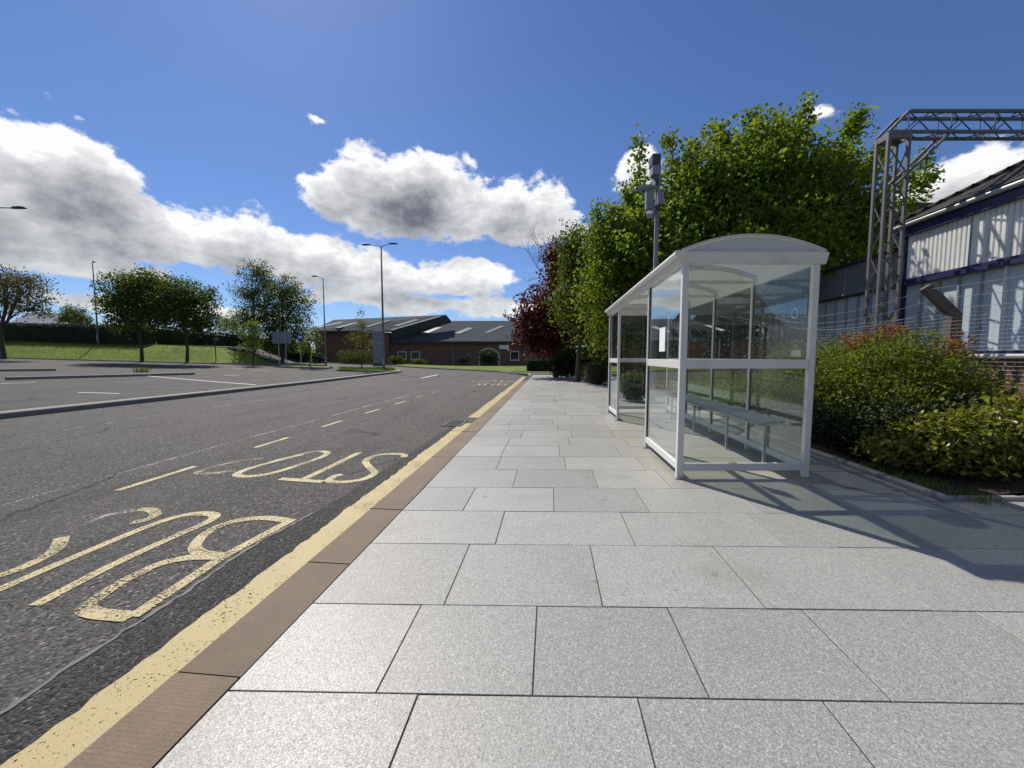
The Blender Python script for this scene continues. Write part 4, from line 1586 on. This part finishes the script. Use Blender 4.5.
d_ = 39.2
b = at(284, d_, -.1)
sg = empty('road_sign', b, 'two grey backs of road signs on twin posts beside the car park', 'sign')
for px in (279.5, 286.5):
    mb = MB()
    sign_post(mb, px, d_, 329)
    mb.build('post', M_galv, sg)
for px0, px1 in ((272.5, 279.6), (280.2, 290.5)):
    a, c = P(px0, 343.5, d_ + .08), P(px1, 331.5, d_ + .08)
    MB().frame_box((a + c) / 2, Vector(Rv) * (c - a).dot(Vector(Rv)), Vector(Fh) * .02, (0, 0, c.z - a.z)).build('sign_panel', M_signback, sg)
d_ = 36.6
b = at(301.3, d_, .02)
sg = empty('road_sign', b, 'round blue sign with white mark on a slim post', 'sign')
mb = MB()
sign_post(mb, 301.3, d_, 333, off=.02)
mb.build('post', M_galv, sg)
c_ = P(300.3, 337.2, d_ - .06)
mb = MB()
mb.tube([c_ - Vector(Fh) * .012, c_ + Vector(Fh) * .012], .33, 28)
mb.build('sign_disc', M_blue, sg)
mb = MB()
f_ = -Vector(Fh) * .018
r_ = Vector(Rv)
mb.prism([c_ + f_ + r_ * x + Vector((0, 0, z)) for x, z in ((.2, .06), (-.02, .06), (-.02, .14), (-.2, 0), (-.02, -.14), (-.02, -.06), (.2, -.06))], f_ * .1)
mb.build('sign_arrow', M_paper, sg)
d_ = 42.0
b = at(216, d_, -.15)
pp = empty('marker_post', b, 'slim dark post at the corner of the lawn bank', 'post')
mb = MB()
sign_post(mb, 216, d_, 338, .05, -.15)
mb.build('shaft', M_dkmet, pp)
a_ = P(216, 339, d_)
MB().frame_box(a_, Vector(Rv) * .55, Vector(Fh) * .05, (0, 0, .3)).build('plate', M_signback, pp)
# tall notice totem behind the double lamp
d_ = 44
b = at(379, d_, -.05)
tt = empty('notice_totem', b, 'tall dark grey information totem behind the double lamp post', 'sign')
z1 = P(379, 330.5, d_).z
MB().frame_box((b.x, b.y, (b.z + .3 + z1) / 2), Vector(Rv) * 1.25, Vector(Fh) * .14, (0, 0, z1 - b.z - .3)).build('panel', M_signback, tt, bevel=.02)
MB().frame_box((b.x, b.y, b.z + .15), Vector(Rv) * 1.35, Vector(Fh) * .25, (0, 0, .3)).build('plinth', M_conc, tt)

# ---------------------------------------------------------------- brick building (far)
bl = at(470, 58, -.1)
bb = empty('brick_building', (bl.x, bl.y, bl.z), 'low red brick building with grey blue sheet roofs at the road bend', 'building')


def cam_box(px0, px1, d0, d1, z0, z1, mb=None):
    """box whose near face spans two columns at depth d0, sides square to it"""
    mb = mb or MB()
    la, lb = (px0 - 512) / FPX * d0, (px1 - 512) / FPX * d0
    c_ = Vector(Rv) * (la + lb) / 2 + Vector(Fh) * (d0 + d1) / 2
    return mb.frame_box((c_.x, c_.y, (z0 + z1) / 2), Vector(Rv) * (lb - la), Vector(Fh) * (d1 - d0), (0, 0, z1 - z0))


def CP(px, d_, z, dref=None):
    lat = (px - 512) / FPX * (dref or d_)
    q = Vector(Rv) * lat + Vector(Fh) * d_
    return Vector((q.x, q.y, z))


zg = -.1
ze = P(470, 341.5, 57).z
cam_box(389, 575, 57.3, 72, zg, ze).build('wall', M_brick, bb)
zr = P(470, 321.5, 66).z
D = 57


def slab_roof(pts, th, name, mt):
    n_ = (Vector(pts[1]) - Vector(pts[0])).cross(Vector(pts[2]) - Vector(pts[0])).normalized()
    if n_.z < 0:
        n_ = -n_
    return MB().prism(pts, n_ * th).build(name, mt, bb)


rA, rB = P(392, 342, 56.6), P(583, 342, 56.6)
rB.z = rA.z
rC, rD = P(580, 321.5, 66), P(453, 321.5, 66)
rC.z = rD.z
slab_roof([rA, rB, rC, rD], .12, 'roof', M_rooftile)
mb = MB()
mb.add([rD, rC, CP(580, 75, rA.z), CP(400, 75, rA.z), rA], [(0, 1, 2, 3), (0, 3, 4)])
mb.build('rear_roof', M_rooftile, bb)
MB().bar(rA + Vector((0, 0, -.06)), rB + Vector((0, 0, -.06)), .14, .12).build('gutter', M_dkmet, bb)


def on_plane(px, py, pts, lift=.14):
    """point of a roof plane seen at a pixel"""
    n_ = (Vector(pts[1]) - Vector(pts[0])).cross(Vector(pts[2]) - Vector(pts[0])).normalized()
    if n_.z < 0:
        n_ = -n_
    r_ = Vector(ray(px, py))
    t = ((Vector(pts[0]) + n_ * lift) - Vector(EYE)).dot(n_) / r_.dot(n_)
    return Vector(EYE) + r_ * t, n_


def skylight(quad, pts, mt):
    q = [on_plane(x, y, pts)[0] for x, y in quad]
    n_ = on_plane(*quad[0], pts)[1]
    MB().prism(q, n_ * .05).build('skylight', mt, bb)


rp = [rA, rB, rC]
skylight([(484, 332.8), (488, 333.2), (504.5, 326.4), (500.5, 326)], rp, M_skylight)
skylight([(516, 332.8), (520, 333.2), (534.5, 327), (530.5, 326.6)], rp, M_skylight)
skylight([(454, 333.4), (460, 333.9), (474, 328.2), (468, 327.8)], rp, M_dkmet)
skylight([(421, 333.6), (426, 334), (442, 327.7), (437, 327.3)], rp, M_dkmet)
# left wing with the striped roof
lA, lF, lC, lB = P(311, 331.8, 56), P(391, 331, 56), P(446.5, 315.5, 61), P(334, 320.5, 66)
slab_roof([lA, lF, lC], .12, 'wing_roof', M_rooftile)
slab_roof([lA, lC, lB], .12, 'wing_roof', M_rooftile)
lp = [lA, lF, lC]
for q in ([(314, 328), (317, 328.6), (344, 322.6), (340, 322.2)], [(335, 328), (339, 328.3), (361, 322.3), (357, 322)], [(364, 327), (368, 327.4), (391, 320.8), (387, 320.4)],
          [(393, 326), (398, 326.5), (420, 320), (415, 319.4)]):
    skylight(q, [lA, lC, lB] if q[0][0] < 350 else lp, M_skylight)
skylight([(390, 330), (392, 330.6), (441, 316.6), (439.5, 316)], lp, M_skylight)
# slate-hung return wall below the rake, and brick below the eave
lE, lD = P(392, 341.5, 57.1), P(452, 322, 62)
mb = MB()
mb.add([lF, lE, lD, lC], [(0, 1, 2), (0, 2, 3)])
mb.add([p + Vector(Fh) * .3 for p in (lF, lE, lD, lC)], [(2, 1, 0), (3, 2, 0)])
mb.build('rake_wall', M_rooftile, bb)
cam_box(316, 389, 56.4, 66, zg - .3, lA.z - .05).build('wing_wall', M_brick, bb)
MB().bar(lA + Vector((0, 0, -.06)), lF + Vector((0, 0, -.06)), .14, .14).build('wing_gutter', M_dkmet, bb)


def window(px0, px1, py0, py1, d_=57.3, name='window'):
    a, c = P(px0, py1, d_), P(px1, py0, d_)
    w_, h_ = (c - a).dot(Vector(Rv)), c.z - a.z
    m_ = (a + c) / 2
    f_ = -Vector(Fh)
    fr = MB()
    for s in (-1, 1):
        fr.frame_box(m_ + Vector(Rv) * s * (w_ / 2 - .05) + f_ * .05, Vector(Rv) * .1, f_ * .12, (0, 0, h_))
        fr.frame_box(m_ + Vector((0, 0, s * (h_ / 2 - .05))) + f_ * .045, Vector(Rv) * w_, f_ * .11, (0, 0, .1))
    o = fr.build(name, M_white, bb)
    MB().frame_box(m_ + f_ * .02, Vector(Rv) * (w_ - .18), f_ * .03, (0, 0, h_ - .18)).build('glass', M_darkglass, o)
    MB().frame_box(m_ + f_ * .12 - Vector((0, 0, h_ / 2 + .06)), Vector(Rv) * (w_ + .2), f_ * .26, (0, 0, .1)).build('sill', M_render, o)
    return o


window(510, 519, 351.3, 360.2)
window(398, 406.5, 351.5, 359.5)
window(411, 420, 351.5, 359.5)
# arched doorway
a, c = P(479, 364, 57.3), P(499, 350, 57.3)
m_ = (a + c) / 2
hw = (c - a).dot(Vector(Rv)) / 2
arcp = [m_ + Vector(Rv) * hw * math.cos(t) + Vector((0, 0, .15 + hw * .75 * math.sin(t))) for t in np.linspace(0, math.pi, 15)]
mb = MB()
mb.tube([Vector((arcp[0].x, arcp[0].y, zg))] + arcp + [Vector((arcp[-1].x, arcp[-1].y, zg))], .16, 6)
dr_ = mb.build('doorway', M_render, bb)
MB().frame_box(m_ - Vector(Fh) * .02 - Vector((0, 0, .45)), Vector(Rv) * hw * 1.8, Vector(Fh) * .06, (0, 0, (c.z - a.z) * .8)).build('door_leaf', M_darkglass, dr_)
a, c = P(499.2, 349, 57.2), P(508.8, 345, 57.2)
MB().frame_box((a + c) / 2, Vector(Rv) * (c - a).dot(Vector(Rv)), Vector(Fh) * .06, (0, 0, c.z - a.z)).build('name_board', M_paper, bb)
mb = MB()
a = P(452.5, 350, 57.2)
mb.tube([(a.x, a.y, zg), (a.x, a.y, ze - .1)], .09, 8)
mb.build('downpipe', M_signback, bb)
# house beyond the hedge
hb = at(48, 82, -.2)
hs = empty('house', hb, 'pale gabled house peeping over the hedge at far left', 'house')
zh = P(50, 323, 82).z
cam_box(8, 62, 82, 90, hb.z, zh - .8).build('wall', M_render, hs)
q = [CP(4, 81.5, zh - .9), CP(64, 81.5, zh - .9), CP(56, 86, P(52, 314, 86).z, 82), CP(8, 86, P(52, 314, 86).z, 82)]
MB().prism(q, (0, .1, .12)).build('roof', plain('pale_slate', (.30, .31, .33), .6, var=.15), hs)
q2 = [CP(4, 91, zh - .9), CP(64, 91, zh - .9), q[2], q[3]]
MB().prism(q2, (0, 0, .12)).build('roof_back', M_slate, hs)
MB().add([q[1], q2[1], q[2]], [(0, 1, 2)]).build('gable', M_render, hs)

# ---------------------------------------------------------------- station building on the right
XW = 9.0
YC = 10.97
st = empty('station_building', (XW, 6.0, 0), 'long station building with white cladding, blue glazing and slate roof', 'building')
Y_LO, Y_HI = -1.0, 27.0
# plinth wall with real bricks where it shows
MB().box(XW + .04, XW + .3, Y_LO, Y_HI, -.1, 1.33).build('plinth_wall', M_mortar, st)
bm_ = MB()
for r in range(17):
    z = .06 + r * .075
    y = 4.6 + (.115 if r % 2 else 0)
    while y < 11.5:
        x = XW + .04 - rnd.uniform(.008, .014)
        bm_.box(x, XW + .06, y, y + .215, z, z + .065)
        y += .225
bm_.build('plinth_bricks', M_brickred, st, kind='stuff')
MB().box(XW - .10, XW + .12, Y_LO, Y_HI, 1.335, 1.385).build('sill', M_white, st, bevel=.01)
MB().box(XW + .02, XW + .12, Y_LO, Y_HI, 1.385, 1.46).build('bottom_frame', M_navy, st)
ym = [YC - .03]
while ym[-1] > 2:
    ym.append(ym[-1] - .445)
for a, b in zip(ym, ym[1:]):
    MB().box(XW + .05, XW + .062, b + .02, a - .02, 1.462, 3.12).build('pane', M_frost, st)
    MB().box(XW - .005, XW + .075, b - .022, b + .022, 1.462, 3.13).build('mullion', M_white if rnd.random() < .35 else M_galv, st)
y = YC + .12
while y < 26:
    MB().box(XW + .05, XW + .062, y + .02, y + .425, 1.462, 3.12).build('pane', M_frost, st)
    MB().box(XW - .005, XW + .075, y + .425, y + .465, 1.462, 3.13).build('mullion', M_galv, st)
    y += .445
MB().box(XW - .12, XW + .14, Y_LO, YC + .1, 3.13, 3.22).build('navy_beam', M_navy, st)
MB().box(XW - .06, XW + .14, Y_LO, YC + .1, 3.222, 3.29).build('navy_beam', M_navy, st)
MB().box(XW - .05, XW + .14, YC + .1, Y_HI, 3.13, 3.2).build('dark_beam', M_dkmet, st)
MB().box(XW - .06, XW + .1, YC - .05, YC + .1, 1.40, 4.38).build('corner_post', M_navy, st)
# corrugated white cladding, real ribs
def cladding(ya_, yb_, z0, z1, pitch, mat_, name='cladding_panel'):
    mb = MB()
    prof = []
    y = ya_
    while y < yb_ - pitch:
        prof += [(0, y), (0, y + pitch * .62), (.022, y + pitch * .70), (.022, y + pitch * .92)]
        y += pitch
    prof.append((0, yb_))
    n = len(prof)
    V = [(XW + x, yy_, z0) for x, yy_ in prof] + [(XW + x, yy_, z1) for x, yy_ in prof]
    mb.add(V, [(i, i + 1, n + i + 1, n + i) for i in range(n - 1)])
    return mb.build(name, mat_, st)


pw = (YC - .06 - Y_LO) / 8
for i in range(8):
    a = Y_LO + i * pw
    cladding(a + .012, a + pw - .012, 3.29, 4.36, .105, M_white)
    MB().box(XW - .012, XW + .03, a - .018, a + .018, 3.292, 4.36).build('cover_strip', M_galv, st)
for i in range(8):
    cladding(YC + .12 + i * 1.95, YC + .12 + i * 1.95 + 1.93, 3.2, 4.08, .105, M_signback)  # grey colour puts the tree shade into the wing's white cladding
MB().box(XW + .03, XW + .2, Y_LO, Y_HI, 3.3, 4.05).build('backing_wall', M_dkmet, st)
MB().box(XW - .1, XW + .14, Y_LO, YC + .2, 4.362, 4.60).build('navy_fascia', M_navy, st)
MB().box(XW - .1, XW + .14, YC + .2, Y_HI, 4.08, 4.16).build('wing_coping', M_dkmet, st)
gt = MB()
gt.tube([(XW - .16, Y_LO, 4.63), (XW - .16, YC + .25, 4.63)], .065, 10)
gt.build('gutter', M_galv, st, smooth=True)
# hipped slate roof, slates as geometry
E0 = Vector((XW - .2, YC + .3, 4.66))
pit = .58
RW = 6.0
yr = YC + .3 - RW
rz = E0.z + RW * pit
dk = MB()
dk.add([E0, (E0.x, Y_LO, E0.z), (E0.x + RW, Y_LO, rz), (E0.x + RW, yr, rz), (E0.x + 2 * RW, E0.y, E0.z), (E0.x + 2 * RW, Y_LO, E0.z)],
       [(0, 3, 2, 1), (0, 4, 3), (3, 4, 5, 2)])
dk.build('roof_deck', M_dkmet, st)
sl = MB()
cl_ = math.hypot(1, pit)
n_e = Vector((-pit, 0, 1)).normalized()
up_e = Vector((1, 0, pit)).normalized()
for r in range(30):
    s0 = r * .2
    t = s0 / cl_
    y = Y_LO + (.125 if r % 2 else 0) + 2
    ymax = E0.y - t
    while y < ymax - .05:
        wsl = .243
        y2 = min(y + wsl, ymax)
        c_ = Vector((E0.x, (y + y2) / 2, E0.z)) + up_e * (s0 + .13) + n_e * (.022 + rnd.uniform(0, .006))
        sl.frame_box(c_, (0, y2 - y, 0), (up_e + n_e * -.045) * .30, n_e * .008)
        y += .25
sl.build('slates', M_slate, st, kind='stuff')
n_h = Vector((0, pit, 1)).normalized()
up_h = Vector((0, -1, pit)).normalized()
sl = MB()
for r in range(24):
    s0 = r * .2
    t = s0 / cl_
    x = E0.x + t
    while x < E0.x + 6:
        c_ = Vector((x + .12, E0.y, E0.z)) + up_h * (s0 + .13) + n_h * .024
        sl.frame_box(c_, (.243, 0, 0), (up_h + n_h * -.045) * .30, n_h * .008)
        x += .25
sl.build('hip_slates', M_slate, st, kind='stuff')
hp_ = MB()
hp_.tube([E0 + Vector((0, 0, .05)), Vector((E0.x + RW, yr, rz + .05))], .07, 8)
hp_.build('hip_tiles', M_slate, st, smooth=True)
# darker roof behind
r2 = empty('rear_roof_block', (12.5, 16.5, 0), 'dark slate roofed block behind the gantry column', 'building')
zt = P(920, 202.5, 17).z
q = [P(886, 236, 16), P(912, 202.5, 17), P(948, 202.5, 17), P(960, 236, 16)]
q[2].z = q[1].z
q[0].z = q[3].z = min(q[0].z, q[3].z)
MB().prism(q, Vector(Fh) * 5 + Vector(Rv) * 3).build('roof', M_slate, r2)
MB().prism([q[0], q[1], q[1] + Vector((.35, 0, 0)), q[0] + Vector((.35, 0, 0))], -Vector(Fh) * .05).build('verge_flashing', M_lead, r2)
bx = [Vector((v.x, v.y, 0)) for v in (q[0], q[3])]
MB().prism([bx[0], bx[1], q[3], q[0]], Vector(Fh) * 5 + Vector(Rv) * 3).build('wall', M_signback, r2)

# ---------------------------------------------------------------- lattice gantry
dn = 9.28
ga = empty('lattice_gantry', at(890, dn + .2, .1), 'tall steel lattice gantry with horizontal boom beside the station wall', 'gantry')
pl = P(889, 133, dn)
rr, ff = Vector(Rv), Vector(Fh)
cw = .47
cz = pl.z
base_ = Vector((pl.x, pl.y, 0))
corners = [base_, base_ + rr * cw, base_ + rr * cw + ff * cw * .62, base_ + ff * cw * .62]
for c_ in corners:
    MB().bar(c_ + Vector((0, 0, .08)), c_ + Vector((0, 0, cz)), .06, .06, up=(rr.x, rr.y, 0)).build('column_leg', M_gant, ga)
for i in range(4):
    a, b = corners[i], corners[(i + 1) % 4]
    mb = MB()
    z, k = .2, 0
    while z + .62 < cz:
        p, q = (a, b) if k % 2 == 0 else (b, a)
        mb.tube([p + Vector((0, 0, z)), q + Vector((0, 0, z + .6))], .016, 5, False)
        z += .6
        k += 1
    mb.build('column_lacing', M_gant, ga)
    MB().bar(a + Vector((0, 0, cz - .06)), b + Vector((0, 0, cz - .06)), .05, .13).build('cap_angle', M_gant, ga)
bh = .455
s0 = pl + Vector((0, 0, .03))
LENB = 9.0
ch = {}
for nm, o_, x0 in (('near_bottom', Vector(), 0.0), ('near_top', Vector((0, 0, bh)), .43), ('far_bottom', ff * cw * .62, 0.0), ('far_top', ff * cw * .62 + Vector((0, 0, bh)), .43)):
    a = s0 + o_ + rr * x0
    b = s0 + o_ + rr * LENB
    ch[nm] = (s0 + o_, b)
    MB().bar(a, b, .06, .06).build('boom_chord', M_gant, ga)
for nm in ('near', 'far'):
    o_ = Vector() if nm == 'near' else ff * cw * .62
    MB().bar(s0 + o_, s0 + o_ + rr * .43 + Vector((0, 0, bh)), .055, .055).build('boom_end_chord', M_gant, ga)
for f1_, f2_ in (('near_bottom', 'near_top'), ('far_bottom', 'far_top'), ('near_top', 'far_top'), ('near_bottom', 'far_bottom')):
    mb = MB()
    x, k = .43, 0
    while x + .55 < LENB:
        a = ch[f1_ if k % 2 == 0 else f2_][0] + rr * x
        b = ch[f2_ if k % 2 == 0 else f1_][0] + rr * (x + .5)
        mb.tube([a, b], .014, 5, False)
        if k % 2 == 0:
            mb.tube([ch[f1_][0] + rr * x, ch[f2_][0] + rr * x], .012, 5, False)
        x += .5
        k += 1
    mb.build('boom_lacing', M_gant, ga)
for o_ in (Vector(), ff * cw * .62):
    MB().bar(base_ + rr * (cw * .5) + o_ + Vector((0, 0, cz - 1.15)), s0 + o_ + rr * 1.42 + Vector((0, 0, -.02)), .05, .05).build('knee_brace', M_gant, ga)

# ---------------------------------------------------------------- fence
XF = 5.66
fence = empty('mesh_fence', (XF, 5, .1), 'wire mesh fence with barbed wire on a cranked concrete post', 'fence')
for yp in (6.08, 3.2):
    mb = MB()
    w2 = .07
    mb.box(XF - w2, XF + w2, yp - w2, yp + w2, .08, 1.95)
    mb.build('fence_post', M_conc, fence, bevel=.012)
    mb = MB()
    mb.bar((XF + .02, yp - .01, 1.90), (XF - .30, yp + .1, 2.34), .13, .12)
    mb.build('cranked_arm', M_conc, fence, bevel=.012)
mb = MB()
z = .15
while z < 1.96:
    mb.tube([(XF - .075, 2.2, z), (XF - .075, 9.0, z)], .0012, 4, False)
    z += .0508
y = 2.2
while y < 9.0:
    mb.tube([(XF - .078, y, .15), (XF - .078, y, 1.95)], .0009, 4, False)
    y += .0762
mb.build('wire_mesh', M_wire, fence, kind='stuff')
for t in (.25, .6, .95):
    c0 = Vector((XF - .02 - .28 * t, 0, 1.92 + .40 * t))
    mb = MB()
    pts = []
    for (ya_, yb_, sag) in ((9.6, 6.08, .16), (6.08, 3.2, .05)):
        for u in np.linspace(0, 1, 24):
            pts.append(Vector((c0.x, ya_ + (yb_ - ya_) * u + .1 * t, c0.z - sag * 4 * u * (1 - u))))
    mb.tube(pts, .0026, 4, False)
    for p in pts[::1]:
        mb.tube([p + Vector((0, -.012, .018)), p + Vector((0, .012, -.018))], .0018, 3, False)
    mb.build('barbed_wire', M_gant, fence)

# ---------------------------------------------------------------- planting right of the shelter
def wb(x, y, z, rx, ry, rz):
    return ((x, y, z), (rx, ry, rz))


bz = .08
foliage_thing('leafy_shrub', 'big fresh green mounded shrub between the shelter and the mesh fence', 'shrub', (4.75, 6.3, bz),
              [wb(4.35, 6.3, .85, .55, .8, .58), wb(4.9, 6.0, 1.08, .55, .75, .62), wb(4.6, 5.6, .62, .6, .65, .5), wb(5.3, 5.6, .8, .35, .6, .5), wb(4.3, 7.1, 1.0, .5, .7, .6), wb(5.0, 7.0, 1.15, .5, .7, .55)],
              60000, .05, .022, L_shrub, .11, 16, .45, .6)
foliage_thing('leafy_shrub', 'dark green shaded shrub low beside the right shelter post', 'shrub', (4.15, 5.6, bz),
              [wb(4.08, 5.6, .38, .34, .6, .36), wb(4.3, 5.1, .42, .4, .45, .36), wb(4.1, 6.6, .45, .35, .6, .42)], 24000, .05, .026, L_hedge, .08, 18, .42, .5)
foliage_thing('glossy_shrub', 'low glossy yellow green shrub at the front corner of the bed', 'shrub', (4.35, 4.55, bz),
              [wb(4.22, 4.62, .36, .28, .28, .32), wb(4.5, 4.45, .42, .36, .28, .34), wb(4.0, 4.85, .28, .2, .25, .25)], 6500, .075, .04, L_laurel, .075, 12, .4, .6)
foliage_thing('glossy_shrub', 'taller glossy yellow green shrub running out at the right picture edge', 'shrub', (5.2, 4.55, bz),
              [wb(4.95, 4.6, .48, .4, .3, .42), wb(5.4, 4.55, .5, .42, .32, .42), wb(5.9, 4.6, .5, .4, .34, .42), wb(6.4, 4.6, .5, .4, .34, .42)], 13000, .08, .042, L_laurel, .08, 12, .4, .6)
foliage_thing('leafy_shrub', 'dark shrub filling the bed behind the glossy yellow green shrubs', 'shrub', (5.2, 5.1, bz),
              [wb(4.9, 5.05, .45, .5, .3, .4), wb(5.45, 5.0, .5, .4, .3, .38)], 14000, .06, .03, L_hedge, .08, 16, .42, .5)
for (x, y, z, lab) in ((4.72, 6.45, 1.60, 'red tipped shoots above the left of the green shrub'), (5.0, 6.25, 1.72, 'red tipped shoots above the middle of the green shrub'),
                       (5.5, 5.9, 1.5, 'red tipped shoots in front of the cranked fence post')):
    foliage_thing('red_shrub', lab, 'shrub', (x, y, bz), [wb(x, y, z, .2, .16, .13), wb(x + .08, y, z - .15, .2, .16, .12)], 300, .07, .018, L_fire, .07, 10, .5, .1, stem_r=.008)
for (x, y, zz, rx, ry, mt, n_, lab) in ((4.5, 8.9, .7, .75, 1.0, L_shrub, 24000, 'green shrub seen through the back glass of the shelter, nearest bay'),
                                       (4.3, 11.0, .75, .7, 1.1, L_shrub, 14000, 'green shrub seen through the shelter glass farther along the bed'),
                                       (4.4, 13.6, .8, .75, 1.2, L_dark, 10000, 'dark shrub at the foot of the tall sycamore'),
                                       (4.1, 17.5, .8, .8, 1.3, L_dark, 9000, 'dark shrub in the bed below the light green tree'),
                                       (3.9, 22.0, .8, .8, 1.6, L_hedge, 8000, 'dark shrub near the end of the pavement under the trees')):
    foliage_thing('bed_shrub', lab, 'shrub', (x, y, bz), [wb(x, y, zz * .55, rx, ry, zz * .6), wb(x + .5, y + .5, zz * .75, rx, ry, zz * .6), wb(x + .3, y - .6, zz * .5, rx * .8, ry * .7, zz * .5)], n_, .07, .03, mt, .12, 18, .42, .6)
low_shrub('grey green bush behind the far end panel of the shelter', 634, 11.6, 24, 26, L_lav, 7000, .05, off=.03)
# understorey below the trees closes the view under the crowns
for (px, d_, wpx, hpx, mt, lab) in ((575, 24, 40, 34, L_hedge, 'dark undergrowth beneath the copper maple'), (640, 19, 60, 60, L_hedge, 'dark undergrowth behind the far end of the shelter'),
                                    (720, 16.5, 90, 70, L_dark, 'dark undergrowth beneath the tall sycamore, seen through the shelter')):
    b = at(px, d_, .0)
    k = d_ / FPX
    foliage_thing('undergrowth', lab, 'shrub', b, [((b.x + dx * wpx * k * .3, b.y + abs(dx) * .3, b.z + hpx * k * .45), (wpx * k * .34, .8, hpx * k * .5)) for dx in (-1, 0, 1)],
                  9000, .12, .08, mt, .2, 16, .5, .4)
# grass and weeds
pts = [Vector((3.75 + rnd.uniform(0, .35), rnd.uniform(3.75, 5.0), .02)) for _ in range(70)]
grass_tufts('bed_grass', pts, .07, 12)
pts = []
for _ in range(700):
    u = rnd.random()
    p = at(340 + 54 * u, 33.4 + rnd.random() * 2.6, .03)
    pts.append(p)
grass_tufts('island_grass', pts, .22, 5, spread=.12)
pts = []
for _ in range(2600):
    p = at(rnd.uniform(-20, 214), 40.3 + rnd.random() * 6, -.2)
    pts.append(p)
grass_tufts('lawn_grass', pts, .2, 4, spread=.2)
wp = hit(141, 374)
grass_tufts('weed_tuft', [wp + Vector((rnd.gauss(0, .25), rnd.gauss(0, .1), .1)) for _ in range(12)], .34, 10, spread=.08)
tag(bpy.data.objects['weed_tuft'], kind='stuff')

# invented unseen block behind the camera, so the shelter glass has something to mirror
rb = empty('invented_mirror_block', (6, -17, 0), 'invented dark brick block behind the camera, added for the shelter glass to mirror', 'building')
MB().box(-8, 20, -24, -16, -.1, 3.6).build('wall', M_brick, rb)
mb = MB()
mb.prism([(-8.6, -15.4, 3.5), (-8.6, -24.6, 3.5), (-8.6, -20, 8.2)], (29.2, 0, 0))
mb.build('roof', M_slate, rb)
MB().box(-8.6, 20.6, -15.42, -15.28, 3.42, 3.6).build('gutter', M_galv, rb)
for k in range(7):
    o = MB().box(-6 + k * 3.6, -4.4 + k * 3.6, -16.03, -15.97, 1.0, 2.7).build('window', M_darkglass, rb)
    MB().box(-6.1 + k * 3.6, -4.3 + k * 3.6, -16.1, -15.95, .9, 1.0).build('sill', M_render, o)
    MB().box(-5.24 + k * 3.6, -5.16 + k * 3.6, -16.0, -15.94, 1.0, 2.7).build('frame', M_white, o)
